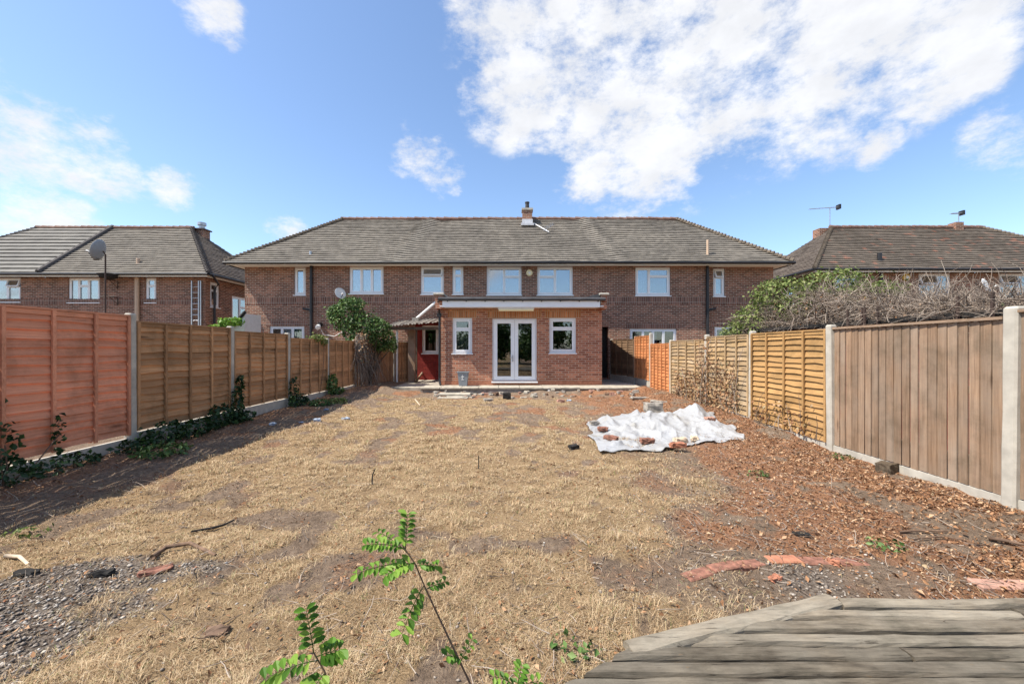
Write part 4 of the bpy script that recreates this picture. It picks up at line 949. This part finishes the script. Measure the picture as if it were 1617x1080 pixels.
def gravel():
    x, y = scatter(60000, -4.2, 3.2, 1.5, 6.5, lambda x, y: np.maximum(zones(x, y)[2] ** 1.5, .012 + .10 * sstep(x, .8, 1.5) * (1 - sstep(x, 2.2, 3.2)) * (1 - sstep(y, 4, 6))))
    n = len(x); t = (1 + 5 ** .5) / 2
    ico = np.array([(0, 0, 1), (.9, 0, .1), (.28, .86, .1), (-.73, .53, .1), (-.73, -.53, .1), (.28, -.86, .1), (0, 0, -.8)])
    s = rng.uniform(.005, .0145, n)[:, None, None] * np.stack([rng.uniform(.7, 1.4, n), rng.uniform(.7, 1.2, n), rng.uniform(.45, .85, n)], 1)[:, None, :]
    q = ico[None] * s * rng.uniform(.8, 1.2, (n, 7, 1)); th = rng.uniform(0, 6.283, n); c, sn = np.cos(th)[:, None], np.sin(th)[:, None]
    v = np.stack([q[..., 0] * c - q[..., 1] * sn, q[..., 0] * sn + q[..., 1] * c, q[..., 2]], -1) + np.stack([x, y, gh(x, y) + .002], 1)[:, None]
    fi = np.array([(0, 1, 2), (0, 2, 3), (0, 3, 4), (0, 4, 5), (0, 5, 1), (6, 2, 1), (6, 3, 2), (6, 4, 3), (6, 5, 4), (6, 1, 5)])
    f = (np.arange(n)[:, None, None] * 7 + fi[None]).reshape(-1, 3)
    rnd = np.clip(rng.beta(2.2, 2.2, n), 0, .95); rnd[rng.random(n) < .015] = 1
    tag(place('gravel', np_mesh('gravel', v.reshape(-1, 3), f, M['pebble'], {'rnd': np.repeat(rnd, 7)}), None), 'loose grey and white gravel stones on bare soil', 'gravel', kind='stuff')
gravel()

# ------------------------------------------------------------------ plastic sheet and what lies on it
def sheet():
    A, B, C, Dq = (1.18, 5.52), (3.62, 6.25), (4.12, 8.55), (1.45, 8.0); nu, nv = 110, 90
    u, v = np.meshgrid(np.linspace(0, 1, nu), np.linspace(0, 1, nv))
    ed = .16 * (fbm(u * 4, v * 4, 3) - .5); uu, vv = u + ed * (1 - np.abs(2 * u - 1)) * .3, v
    x = (A[0] * (1 - u) + B[0] * u) * (1 - v) + (Dq[0] * (1 - u) + C[0] * u) * v; y = (A[1] * (1 - u) + B[1] * u) * (1 - v) + (Dq[1] * (1 - u) + C[1] * u) * v
    x = x + .22 * (fbm(u * 5 + 3, v * 5, 3) - .5); y = y + .30 * (fbm(u * 5 + 13, v * 5 + 7, 3) - .5) + .45 * np.sin(u * 3.14) * v * v - .12 * np.sin(u * 6.28) * (1 - v)
    gss = lambda cx, cy, sx, sy: np.exp(-((x - cx) / sx) ** 2 - ((y - cy) / sy) ** 2)
    edge = np.minimum.reduce([u, 1 - u, v, 1 - v]); inn = sstep(edge, 0, .16)
    h = (.24 * gss(2.75, 7.7, .55, .45) + .25 * gss(3.6, 8.2, .35, .4) + .12 * gss(2.0, 8.1, .35, .3) + .10 * gss(3.4, 7.2, .4, .3)) * (.35 + .65 * inn)
    rid = lambda a, b: 1 - np.abs(2 * fbm(a, b, 3) - 1)
    wr = .09 * (rid(x * 1.5 + y * .6, y * 1.1 + 4) ** 7 - .2) + .055 * (rid(x * 3.4 - y * 1.6, y * 2.2 + x) ** 6 - .2) + .012 * (fbm(x * 14, y * 14, 2) - .5)
    h = h * .82; z = gh(x, y) + .022 + h + np.maximum(wr * (.35 + .65 * inn + .8 * h), -.016)
    idx = np.arange(nu * nv).reshape(nv, nu); f = np.stack([idx[:-1, :-1], idx[:-1, 1:], idx[1:, 1:], idx[1:, :-1]], -1).reshape(-1, 4)
    m, nt, N, L, Bs = mat('white_plastic_sheet'); p = coord(N)
    st = noise_(N, L, 1.3, p, 4, .6); col = ramp(N, L, st, [(.3, (.43, .44, .455)), (.58, (.42, .42, .415)), (.72, (.34, .305, .225))])
    L.new(col, Bs.inputs['Base Color']); Bs.inputs['Roughness'].default_value = .38; Bs.inputs['Specular IOR Level'].default_value = .5
    bump(N, L, noise_(N, L, 16, p, 6, .65), .6, .03, Bs)
    tr = N.new('ShaderNodeBsdfTranslucent'); tr.inputs[0].default_value = (.8, .8, .8, 1); mx = N.new('ShaderNodeMixShader'); mx.inputs[0].default_value = .2
    L.new(Bs.outputs[0], mx.inputs[1]); L.new(tr.outputs[0], mx.inputs[2]); L.new(mx.outputs[0], N['Material Output'].inputs[0])
    me = np_mesh('plastic_sheet', np.stack([x, y, z], -1).reshape(-1, 3), f, m); me.polygons.foreach_set('use_smooth', [True] * len(me.polygons))
    o = place('plastic_sheet', me, None); md = o.modifiers.new('thick', 'SOLIDIFY'); md.thickness = .003
    tag(o, 'crumpled white plastic sheet weighed down with bricks', 'tarp')
    P = np.stack([x, y, z], -1).reshape(-1, 3)
    return lambda X, Y: float(P[np.argmin((P[:, 0] - X) ** 2 + (P[:, 1] - Y) ** 2), 2])
sz = sheet()
def lump(name, label, cat, c, s, rz, mt, group=None, rough=.012, sub=3, tilt=0):
    """a brick or stone: subdivided box with chipped, uneven faces"""
    import bmesh
    bm = bmesh.new(); bmesh.ops.create_cube(bm, size=1); bmesh.ops.subdivide_edges(bm, edges=bm.edges[:], cuts=sub, use_grid_fill=True)
    q = random.uniform(0, 99)
    for v in bm.verts:
        l = v.co.length; e = sum(abs(k) > .45 for k in v.co)
        v.co = Vector((v.co.x * s[0], v.co.y * s[1], v.co.z * s[2])) * (1 - (.05 if e >= 2 else 0)) + Vector([random.uniform(-rough, rough) for _ in range(3)])
    me = bpy.data.meshes.new(name); bm.to_mesh(me); bm.free(); me.materials.append(M[mt])
    o = place(name, me, None, c, (tilt, random.uniform(-.05, .05), rz)); return tag(o, label, cat, group)
BK = (.215, .1025, .065)
for px, py, d, mt, rz, lab in ((938, 658, 7.5, 'stone', .2, 'small grey brick at the far left edge of the sheet'), (951, 664.5, 7.1, 'oldbrick', .1, 'pinkish half brick near the left edge of the sheet'),
        (964, 681, 6.35, 'oldbrick', -.5, 'dark red brick standing on the left of the sheet'), (1021, 687.5, 6.2, 'oldbrick', .05, 'red brick in the front middle of the sheet'),
        (1074, 688, 6.25, 'tan', .3, 'tan sandstone brick on the front of the sheet'), (1096, 684, 6.4, 'tan', 0, 'small round tan stone on the sheet'), (1070, 704, 5.75, 'terracotta', .1, 'flat red brick under the front edge of the sheet'),
        (1031, 641, 8.62, 'stone', .1, 'grey stone block at the far edge of the sheet'), (1120, 657, 7.6, 'pinkbrick', .4, 'pale brown stone among the sheet folds')):
    X = wx(px, d); s = (.09, .08, .07) if 'round' in lab else ((.16, .10, .065) if 'half' in lab or 'small' in lab else ((.36, .22, .2) if 'block' in lab else BK))
    lump('stone' if 'stone' in lab.split(' on')[0] and 'brick' not in lab else 'brick', lab, 'stone' if 'brick' not in lab else 'brick', (X, d, sz(X, d) + s[2] * .5 + .012), s, rz, mt)

# ------------------------------------------------------------------ brick edging, rubble, sticks
ed = thing('brick_edging', (1.6, 2.72, 0), 'curved row of red bricks set flush in the soil', 'edging')
arc = [(.88, 2.50), (1.10, 2.60), (1.30, 2.68), (1.52, 2.745), (1.74, 2.785), (1.97, 2.80), (2.20, 2.79), (2.4, 2.75)]
for i in range(len(arc) - 1):
    a_, b_ = Vector((*arc[i], 0)), Vector((*arc[i + 1], 0)); m_ = (a_ + b_) / 2; l_ = (b_ - a_).length
    z = float(gh(m_.x, m_.y)); mb = MB().chamfer(-l_ / 2 + .006, l_ / 2 - .006, -.048, .048, -.05, .0, .008)
    place('brick', mb.mesh('brick', M['oldbrick'] if i != 4 else M['terracotta']), ed, (m_.x - 1.6, m_.y - 2.72, z + (.016 if 0 < i < 6 else -.002)), (random.uniform(-.05, .05), random.uniform(-.04, .04), math.atan2(b_.y - a_.y, b_.x - a_.x)))
e2 = thing('brick_edging', (3.0, 2.5, 0), 'short row of pale pink bricks beside the deck', 'edging')
for i in range(3): place('brick', MB().chamfer(-.1, .1, -.05, .05, -.05, 0, .008).mesh('brick', M['pinkbrick']), e2, (-.06 + i * .21, .0 - .012 * i, float(gh(3, 2.5)) + .02), (.03, .02, -.06))
def at_ground(px, py): d = F * EYE / (py - HZ); X = wx(px, d); d2 = F * (EYE - float(gh(X, d))) / (py - HZ); return wx(px, d2), d2, float(gh(wx(px, d2), d2))
for px, py, s, rz, mt, lab in ((1224, 918, (.07, .04, .03), .3, 'terracotta', 'bright orange tile shard on the gravel by the deck'), (1316, 890, (.06, .035, .03), -.6, 'terracotta', 'orange chip at the end of the brick edging'),
        (245, 903, (.17, .07, .03), .6, 'oldbrick', 'long reddish tile shard lying on the left gravel'), (340, 1000, (.11, .08, .02), .2, 'bark', 'flat buried reddish stone in the near grass'),
        (160, 908, (.12, .05, .03), .4, 'charred', 'small charred black lump on the left gravel'), (42, 907, (.12, .06, .035), 0, 'charred', 'black charred lump at the left edge'), (1265, 846, (.11, .06, .03), -.2, 'charred', 'dark grey shard on the bare soil'),
        (905, 708, (.14, .1, .06), .3, 'charred', 'dark stone in the grass left of the sheet'), (1400, 745, (.2, .16, .14), .4, 'trunk', 'rotten tree stump piece among leaves by the weathered boards'),
        (800, 642 - 12, (.22, .14, .2), 0, 'charred', 'dark square drain block before the terrace'), (868, 622, (.16, .1, .13), .7, 'white', 'white lump of plaster at the terrace edge'),
        (768, 620, (.2, .1, .2), .1, 'pinkbrick', 'pale pink brick standing before the terrace'), (782, 621, (.2, .12, .18), -.1, 'oldbrick', 'salmon brick beside the pale pink one'), (770, 633, (.24, .16, .07), .4, 'stone', 'grey broken slab below the pink bricks'),
        (885, 634, (.2, .14, .09), .2, 'pinkbrick', 'pale stone right of the dark drain block'), (1010, 626, (.5, .25, .06), .1, 'stone', 'grey slab fragment left of the right fence'), (740, 627, (.12, .1, .08), .1, 'stone', 'small grey stone beside the step'), (1040, 628, (.4, .2, .05), -.2, 'stone', 'flat grey slab fragment behind the sheet')):
    X, Y, Z = at_ground(px, py); lump('rubble', lab, 'rubble', (X, Y, Z + s[2] * .35), s, rz, mt, rough=.008 if max(s) < .3 else .015)
st = thing('garden_step', (wx(720, 12.4), 12.5, 0), 'low grey stone step below the terrace by the bin', 'step')
MB().chamfer(wx(692, 12.3), wx(742, 12.3), 12.2, 12.6, -.05, .09, .012).build('upper_slab', M['slab'], st); MB().chamfer(wx(690, 11.8), wx(738, 11.8), 11.75, 12.19, -.05, .03, .012).build('lower_slab', M['slab'], st)
for i in range(60):
    X = random.uniform(-2.6, 3.9); Y = random.uniform(11.9, 12.8); s = (random.uniform(.06, .2), random.uniform(.05, .14), random.uniform(.04, .1))
    lump('rubble', 'small broken stone in the rubble below the terrace edge', 'rubble', (X, Y, float(gh(X, Y)) + s[2] * .3), s, random.uniform(0, 3), random.choice(['stone', 'slab', 'pinkbrick', 'stone', 'bark']), 'rubble below the terrace', .01, 2)
def stick(label, pts, r, mt='bark'):
    P = []
    for i, (px, py, up) in enumerate(pts):
        X, Y, Z = at_ground(px, py); P.append(Vector((X, Y, Z + r * .8 + up)))
    n = len(P); o = MB().tube(P, [r * (1 - .5 * i / n) for i in range(n)], 7).build('stick', M[mt], None, True); return tag(o, label, 'stick', 'sticks on the ground')
stick('thin dark stick lying in the left grass', [(302, 841, 0), (335, 837, .01), (352, 833, .01), (369, 825, .02)], .011, 'charred')
stick('curved pale branch lying by the left gravel', [(240, 885, .01), (262, 871, .02), (300, 867, .03), (340, 880, 0)], .018)
stick('pale bent stick at the left picture edge', [(8, 882, 0), (30, 881, .02), (44, 893, 0)], .014, 'tan')
stick('dark branch resting by the right fence leaves', [(1560, 855, .01), (1590, 862, .02), (1617, 872, .02)], .014)
stick('thin dark branch across the right leaf litter', [(1420, 838, .01), (1450, 842, .02), (1495, 840, .01)], .009)
stick('small twig on the right leaf litter', [(1520, 960 - 105, .01), (1480, 852, .02), (1440, 853, .0)], .007)
stick('pale cane lying before the terrace', [(655, 633, .02), (663, 643, .01)], .018, 'tan')
stick('dark dead stem standing in the middle grass', [(587, 765, 0), (588, 765, .1), (592, 765, .16)], .008, 'charred')
stick('thin dead stalk standing in the centre of the grass', [(755, 741, 0), (755.5, 741, .16)], .006, 'charred')
stick('timber offcut leaning by the canopy post', [(655, 604, .0), (668, 598, .35)], .05, 'board')

# bin by the extension wall
bn = thing('plastic_bin', (wx(731, 13.55), 13.55, PZ), 'grey plastic bin standing against the extension wall', 'bin')
cx, cy = wx(731, 13.52), 13.52; bw, bt, bh = .13, .175, .44
V = [(cx + sx * w, cy + sy * w * .75, PZ + z) for w, z in ((bw, 0), (bt, bh), (bt + .025, bh), (bt + .025, bh + .03), (bt - .01, bh + .03), (bw - .015, .03)) for sx, sy in ((-1, -1), (1, -1), (1, 1), (-1, 1))]
Fc = [(3, 2, 1, 0), (20, 21, 22, 23)]
for k in range(5):
    for i in range(4): Fc.append((4 * k + i, 4 * k + (i + 1) % 4, 4 * k + 4 + (i + 1) % 4, 4 * k + 4 + i))
MB().add(V, Fc).build('bin_body', M['galv'], bn)
MB().box(cx - .05, cx + .04, cy - .128, cy - .121, PZ + .3, PZ + .32).box(cx - .025, cx - .005, cy - .126, cy - .118, PZ + .22, PZ + .37).box(cx - .04, cx + .03, cy - .122, cy - .114, PZ + .2, PZ + .225).build('pale_marking', M['white'], bn)

# ------------------------------------------------------------------ plants
def bush(name, label, cat, base, blobs, n, size, mt, stems=None, group=None):
    t = thing(name, base, label, cat, group)
    leaf_obj('foliage', leaf_cloud(blobs, n, size), mt, t)
    mb = MB()
    for c, r in blobs:
        e = Vector(c); b_ = Vector(base) + Vector((random.uniform(-.1, .1), random.uniform(-.1, .1), 0)); mb.tube([b_, b_.lerp(e, .5) + Vector((random.uniform(-.1, .1), 0, .05)), e], [.03 + .02 * r[0], .025, .01], 6)
    mb.build('stems', M['trunk'], t)['kind'] = 'stuff'; return t
Yb = 14.0; B_ = lambda px, py, d: (wx(px, d), d, wz(py, d))
bush('ivy_bush', 'large glossy green ivy bush growing over the left fence', 'bush', (-5.05, 14.2, .1),
     [(B_(548, 500, Yb), (.62, .5, .6)), (B_(572, 520, Yb), (.7, .5, .65)), (B_(556, 480, Yb), (.45, .4, .25)), (B_(596, 518, Yb), (.42, .4, .36)), (B_(560, 545, Yb - .3), (.32, .3, .35)), (B_(612, 535, 14.6), (.25, .3, .35)), (B_(530, 495, Yb), (.32, .3, .3)), (B_(603, 545, 14.5), (.3, .3, .22)), (B_(585, 548, 14.3), (.35, .2, .2)), (B_(621, 545, 15.2), (.14, .2, .3))], 6500, .088, 'leaf')
t = thing('dry_ivy', (-4.98, 13.9, .1), 'curtain of dry brown ivy stems hanging down the left fence', 'climber')
n = 420; s = np.stack([rng.uniform(-5.05, -4.86, n), rng.uniform(13.0, 14.95, n), rng.uniform(1.5, 1.95, n)], 1); dd = np.stack([rng.normal(.03, .05, n), rng.normal(0, .15, n), np.full(n, -1.)], 1)
leaf_obj('stems', twigs(s, dd, 1.45, 7, np.full(n, .008), .12, .12), 'twig', t)
n = 900; leaf_obj('dead_leaves', leaves_at(np.stack([rng.uniform(-5.05, -4.75, n), rng.uniform(12.95, 15, n), rng.uniform(.9, 1.95, n)], 1), .075, .2), 'leaf_dry', t)
def ivy(label, x, y, pts, n, size=.075, mt='leaf_ivy', name='ivy_plant', group='ivy along the left fence'):
    t = thing(name, (x, y, float(gh(x, y))), label, 'ivy', group); leaf_obj('foliage', leaf_cloud(pts, n, size), mt, t)
    mb = MB()
    for c, r in pts: mb.tube([(x, y, float(gh(x, y))), ((x + c[0]) / 2 + .03, (y + c[1]) / 2, c[2] * .5), c], .007, 5)
    mb.build('stems', M['bark'], t)['kind'] = 'stuff'
ivy('dark ivy climbing the near orange panel at the left edge', -4.98, 4.0, [((-4.97, 3.95, .2), (.12, .3, .18)), ((-4.99, 4.02, .5), (.05, .15, .25)), ((-4.99, 3.9, .9), (.04, .1, .2)), ((-4.9, 4.5, .16), (.16, .35, .14)), ((-4.99, 4.5, .5), (.04, .07, .25))], 620, .06)
ivy('ivy clump at the foot of the first concrete post', -4.95, 5.75, [((-4.92, 5.8, .25), (.14, .35, .18)), ((-4.88, 6.3, .22), (.16, .4, .14)), ((-4.85, 5.3, .18), (.15, .3, .1))], 620)
ivy('ivy clump below the first brown panel', -4.92, 6.9, [((-4.93, 6.9, .3), (.12, .3, .2)), ((-4.9, 7.25, .22), (.12, .2, .14))], 420)
ivy('ivy climbing the second concrete post', -4.98, 7.45, [((-4.98, 7.42, .45), (.08, .14, .35)), ((-4.99, 7.5, .8), (.05, .1, .15)), ((-4.88, 7.5, .2), (.12, .25, .1))], 380, .07)
ivy('ivy at the foot of the third concrete post', -4.96, 9.3, [((-4.97, 9.3, .5), (.09, .12, .35)), ((-4.9, 9.4, .25), (.15, .35, .15))], 380, .075)
ivy('leafy weed at the foot of the post below hanging ivy', -4.93, 11.25, [((-4.93, 11.2, .45), (.12, .22, .3)), ((-4.85, 11.4, .25), (.15, .3, .12))], 380, .085, 'leaf')
ivy('pale creeper hanging over the third brown panel top', -5.1, 10.8, [((-5.08, 10.7, 1.72), (.1, .45, .1)), ((-5.05, 11.0, 1.62), (.07, .2, .1))], 260, .07, 'leaf_yel')
for lab, x, y, sx in (('low green weeds by the shadow edge under second brown panel', -4.5, 9.6, .28), ('yellow-green weed patch near the left fence foot', -4.35, 10.1, .3), ('small weeds in the shadow near the orange panel', -4.45, 5.2, .3)):
    ivy(lab, x, y, [((x, y, float(gh(x, y)) + .05), (sx, sx, .08))], 260, .06, 'leaf_yel' if 'yellow' in lab else 'leaf', 'weed')
for px, py, lab, sz_ in ((45, 845, 'pale green grass tuft at the left shadow edge', .16), (905, 1030, 'grey green weed beside the deck corner', .12), (1400, 865, 'small green weeds among the right leaf litter', .14), (1195, 752, 'green ivy sprig below the golden panel', .13), (1330, 725, 'green weeds at the foot of the weathered boards', .15)):
    X, Y, Z = at_ground(px, py); ivy(lab, X, Y, [((X, Y, Z + .03), (sz_, sz_ * .8, .03))], 46, .035, 'leaf_yel' if 'pale' in lab else 'leaf', 'weed', 'weeds')
for lab, y0, y1, zt, n in (('dried creeper climbing the post between faded panels', 9.2, 9.75, 1.65, 420), ('dried creeper on the far faded tan panel', 9.8, 11.2, .85, 420), ('dried creeper on the near faded tan panel', 8.1, 9.1, 1.15, 420), ('dry leaves at the foot of the golden panel', 6.0, 7.6, .5, 120)):
    t = thing('dry_creeper', (4.48, (y0 + y1) / 2, .1), lab, 'climber', 'dried creepers on the right fence')
    k = 14; s = np.stack([rng.uniform(4.42, 4.50, k), rng.uniform(y0, y1, k), np.full(k, .1)], 1); leaf_obj('stems', twigs(s, np.stack([rng.normal(0, .03, k), rng.normal(0, .25, k), np.ones(k)], 1), zt, 7, np.full(k, .006), .12), 'twig', t)
    zc_ = rng.beta(1.2, 1.8, n) * zt + .1; leaf_obj('foliage', leaves_at(np.stack([rng.uniform(4.38, 4.50, n), rng.uniform(y0, y1, n), zc_], 1), .06, .2), 'leaf_dry', t)

# seedlings in the foreground
def leaflet_mesh(s=1.0):
    c_ = random.uniform(-.006, .008); V = [(0, 0, 0), (.012, .006, .002), (.020, .008, 0), (.030, .004, -.002), (.034, 0, -.003), (.030, -.004, -.002), (.020, -.008, 0), (.012, -.006, .002)]
    mb = MB(); mb.add([(x * s, y * s, (z + abs(y) * .45 - c_ * (x / .034) ** 2) * s) for x, y, z in V], [(0, 1, 2), (0, 2, 3, 4), (0, 4, 5, 6), (0, 6, 7)]); me = mb.mesh('leaflet', M['leaf_bright'])
    at = me.attributes.new('rnd', 'FLOAT', 'POINT'); at.data.foreach_set('value', np.full(8, random.random())); return me
LM = [leaflet_mesh(random.uniform(.8, 1.25)) for _ in range(10)]
def frond(t, base, tip, nl, size, sag=.25):
    b, e = Vector(base), Vector(tip); o = origin(t); r = MB(); ax = e - b; pts = []
    for i in range(7):
        u = i / 6; p = b.lerp(e, u) + Vector((0, 0, -ax.length * sag * (u - .5) ** 2 + ax.length * sag * .25)); pts.append(p)
    r.tube(pts, [.0018, .0017, .0016, .0014, .0012, .001, .0008], 5).build('frond_stalk', M['leaf_bright'], t)
    st_ = t.children[-1]
    for i in range(nl):
        u = .18 + .82 * i / max(1, nl - 1); j = min(int(u * 6), 5); p = pts[j].lerp(pts[j + 1], u * 6 - j); d = (pts[j + 1] - pts[j]).normalized()
        up = Vector((0, -.35, 1)).normalized(); sd = d.cross(up).normalized()
        for sgn in (-1, 1):
            ld_ = (sd * sgn + d * .35 + Vector((0, 0, random.uniform(-.25, .25)))).normalized(); nz = (up + Vector((random.uniform(-.4, .4), random.uniform(-.4, .4), 0))).normalized(); ly = nz.cross(ld_).normalized(); nz = ld_.cross(ly)
            m = Matrix((ld_, ly, nz)).transposed(); place('leaflet', random.choice(LM), st_, p - o, m.to_euler(), (size, size * 1.25, size))
def seedling(label, base, spine, fronds, group='locust seedlings'):
    t = thing('seedling', base, label, 'seedling', group)
    MB().tube(spine, [.0045 - .0028 * i / len(spine) for i in range(len(spine))], 6).build('stem', M['bark'], t)
    for f in fronds: frond(t, *f)
dS = 1.5; Q = lambda px, py, d=dS: Vector((wx(px, d), d, wz(py, d)))
seedling('tall thin seedling with bright green leaflets in the foreground', (wx(772, dS), dS, float(gh(wx(772, dS), dS)) - .01), [Q(772, 1173), Q(745, 1085), Q(700, 990), Q(672, 930), Q(655, 890), Q(636, 862)],
    [(Q(640, 866), Q(643, 812), 8, .95, .1), (Q(638, 866), Q(578, 860, 1.46), 9, .95), (Q(645, 875), Q(597, 840, 1.54), 7, .8), (Q(655, 890), Q(563, 905, 1.45), 10, 1.0), (Q(655, 888), Q(608, 908, 1.42), 8, 1.1), (Q(657, 893), Q(690, 893, 1.55), 6, .9, .1),
     (Q(668, 925), Q(634, 1000, 1.44), 7, 1.15), (Q(672, 930), Q(702, 918, 1.55), 5, .8, .1), (Q(725, 1040), Q(706, 1035, 1.46), 4, .9), (Q(727, 1044), Q(745, 1010, 1.53), 4, .7, .1)])
seedling('shorter bright green seedling at the bottom picture edge', (wx(545, 1.4), 1.4, float(gh(wx(545, 1.4), 1.4)) - .01), [Q(548, 1215, 1.4), Q(530, 1120, 1.4), Q(512, 1060, 1.4), Q(495, 1030, 1.4)],
    [(Q(495, 1030, 1.4), Q(483, 963, 1.42), 8, 1.2, .1), (Q(503, 1042, 1.4), Q(418, 1072, 1.36), 8, 1.25), (Q(500, 1036, 1.4), Q(535, 1025, 1.44), 5, 1.5, .1), (Q(512, 1062, 1.4), Q(490, 1095, 1.34), 5, 1.3)])
seedling('tiny green seedling beside the deck corner', (wx(818, 1.55), 1.55, 0), [Q(818, 1150, 1.55), Q(816, 1085, 1.55)], [(Q(816, 1085, 1.55), Q(823, 1050, 1.55), 5, 1.0, .1), (Q(816, 1085, 1.55), Q(780, 1068, 1.5), 5, .9), (Q(816, 1088, 1.55), Q(850, 1075, 1.6), 4, .9)])

# --- dead hedge on the low shed beyond the right fence
sh = thing('low_shed', (7.2, 7, 0), 'low dark shed with red iron uprights under the dead hedge', 'shed')
MB().box(6.2, 8.6, 4.2, 10.3, 0, 1.86).build('shed_wall', M['brick_painted'], sh); MB().box(6.05, 8.8, 4.0, 10.5, 1.862, 1.93).build('shed_roof', M['charred'], sh)
for px, d in ((1356, 7.3), (1372, 7.0), (1377, 6.95), (1397, 6.7), (1520, 5.5), (1570, 5.1)):
    MB().tube([(6.0, d, 0), (6.0, d, 2.15)], .022, 6).build('iron_upright', M['dark_metal'], sh)
hg = thing('dead_hedge', (7, 8, 0), 'tangled mass of dry grey brushwood piled behind the right fence', 'hedge')
def hedge_pts(n):
    y = rng.uniform(4.6, 11.2, n); top = np.interp(y, [4.6, 5.5, 6.5, 7.5, 8.8, 10.2, 11.2], [2.0, 2.1, 2.3, 2.6, 2.85, 2.7, 2.15]); u = rng.random(n); w = np.interp(y, [4.6, 7, 9, 11.2], [1.0, 1.3, 1.5, .8])
    return np.stack([6.1 + rng.random(n) * w, y, 1.75 + (top - 1.75) * u * .82 - .5 * (y > 9.2) * rng.random(n)], 1)
def keep_off(d): d[0][:, 0] = np.maximum(d[0][:, 0], 5.35 + .25 * np.abs(np.sin(d[0][:, 1] * 9))); return d
n = 9500; leaf_obj('twigs', keep_off(twigs(hedge_pts(n), rng.normal(size=(n, 3)) * np.array([.8, 1.0, .6]) + np.array([0, 0, .2]), .5, 5, np.full(n, .0045), .33)), 'twig', hg)
n = 90; leaf_obj('branches', keep_off(twigs(hedge_pts(n) - np.array([0, 0, .25]), rng.normal(size=(n, 3)) * np.array([.4, 1.2, .12]), 1.2, 7, np.full(n, .012), .14)), 'twig', hg)
n = 2600; leaf_obj('dead_leaves', leaves_at(hedge_pts(n), .05, .3), 'leaf_dry', hg)
bush('green_bush', 'yellow-green leafy bush growing through the far end of the dead hedge', 'bush', (6.6, 10.6, 0),
     [((6.25, 10.6, 2.0), (.5, .7, .6)), ((6.5, 9.9, 2.75), (.6, .8, .4)), ((7.0, 9.0, 2.85), (.6, .8, .33)), ((6.15, 11.3, 1.6), (.4, .5, .6)), ((7.0, 8.0, 2.5), (.45, .7, .25)), ((6.4, 9.2, 2.4), (.3, .6, .35))], 6800, .075, 'leaf_yel')
bush('dark_bush', 'dark green ivy bush between the terrace end and the dead hedge', 'bush', (6.2, 11.4, 0), [((6.35, 11.3, 1.45), (.42, .5, .6)), ((6.6, 11.6, 1.9), (.35, .4, .35))], 1300, .08, 'leaf')
bush('garden_shrub', 'bright green arching shrub between the left house and the terrace', 'shrub', (wx(362, 15), 15, 0), [((wx(365, 15), 15, wz(508, 15)), (.42, .4, .16)), ((wx(345, 15), 15, wz(516, 15)), (.3, .3, .08)), ((wx(358, 15), 15.2, 1.6), (.5, .4, .5))], 900, .12, 'leaf_bright')
lt_ = thing('garden_shed_roof', (wx(372, 15.6), 15.6, 0), 'pale green small shed with dark sloping roof edge between the houses', 'shed')
MB().add([(wx(366, 15.6), 15.6, 0), (wx(386, 15.6), 15.6, 0), (wx(386, 15.6), 15.6, wz(495, 15.6)), (wx(366, 15.6), 15.6, wz(517, 15.6)), (wx(366, 15.6), 16.6, 0), (wx(386, 15.6), 16.6, 0), (wx(386, 15.6), 16.6, wz(495, 15.6)), (wx(366, 15.6), 16.6, wz(517, 15.6))],
    [(0, 1, 2, 3), (5, 4, 7, 6), (4, 0, 3, 7), (1, 5, 6, 2), (3, 2, 6, 7)]).build('wall', M['white'], lt_)
MB().tube([(wx(363, 15.55), 15.55, wz(519, 15.55)), (wx(387, 15.55), 15.55, wz(492, 15.55))], .06, 6).build('roof_edge', M['charred'], lt_)

# --- trees: tips behind the terrace roof, and a row behind the viewer that the ground-floor glass mirrors
def tree(label, x, y, h, r, n, group=None):
    t = thing('tree', (x, y, 0), label, 'tree', group)
    MB().tube([(x, y, 0), (x + .1, y, h * .35), (x, y + .1, h * .75)], [.18, .13, .05], 8).build('trunk', M['trunk'], t)
    bl = [((x + random.uniform(-.6, .6) * r, y + random.uniform(-.6, .6) * r, h * random.uniform(.22, .85)), (r * random.uniform(.4, .6),) * 2 + (r * random.uniform(.3, .45),)) for _ in range(11)] + [((x, y, h - r * .3), (r * .4, r * .4, r * .3))]
    leaf_obj('crown', leaf_cloud(bl, n, .2 if y > 0 else .32), 'leaf', t)
    mb = MB()
    for c, _ in bl[:8]: mb.tube([(x, y, h * .35), ((x + c[0]) / 2, (y + c[1]) / 2, c[2] * .75), c], [.07, .05, .02], 5)
    mb.build('limbs', M['trunk'], t)
tree('green tree top just showing behind the terrace roof', 12.6, 31, 10.6, 2.3, 1600)
for i, (x, y, h, r) in enumerate(((-7.5, -10, 5.2, 3.0), (-2.5, -11.5, 4.8, 3.0), (2.8, -10.5, 5.4, 3.0), (7.8, -11, 4.8, 3.0))):
    tree(('first', 'second', 'third', 'fourth')[i] + ' garden tree behind the viewer, mirrored in the door glass', x, y, h, r, 5000, 'trees behind the viewer')
for px, py, s, lab in ((500, 664, .14, 'crumpled white litter scrap near the left fence'), (515, 645, .10, 'small white scrap in the ivy shadow'), (475, 668, .08, 'tiny white paper scrap by the fence foot'), (545, 663, .16, 'flattened cream litter piece on the shadow edge'), (430, 668, .13, 'pale grey litter scrap below second brown panel'), (898, 632, .14, 'white plaster scrap before the terrace')):
    X, Y, Z = at_ground(px, py); lump('litter_scrap', lab, 'litter', (X, Y, Z + .02), (s * .9, s * .7, s * .3), random.uniform(0, 3), 'curtain', None, s * .09, 3)
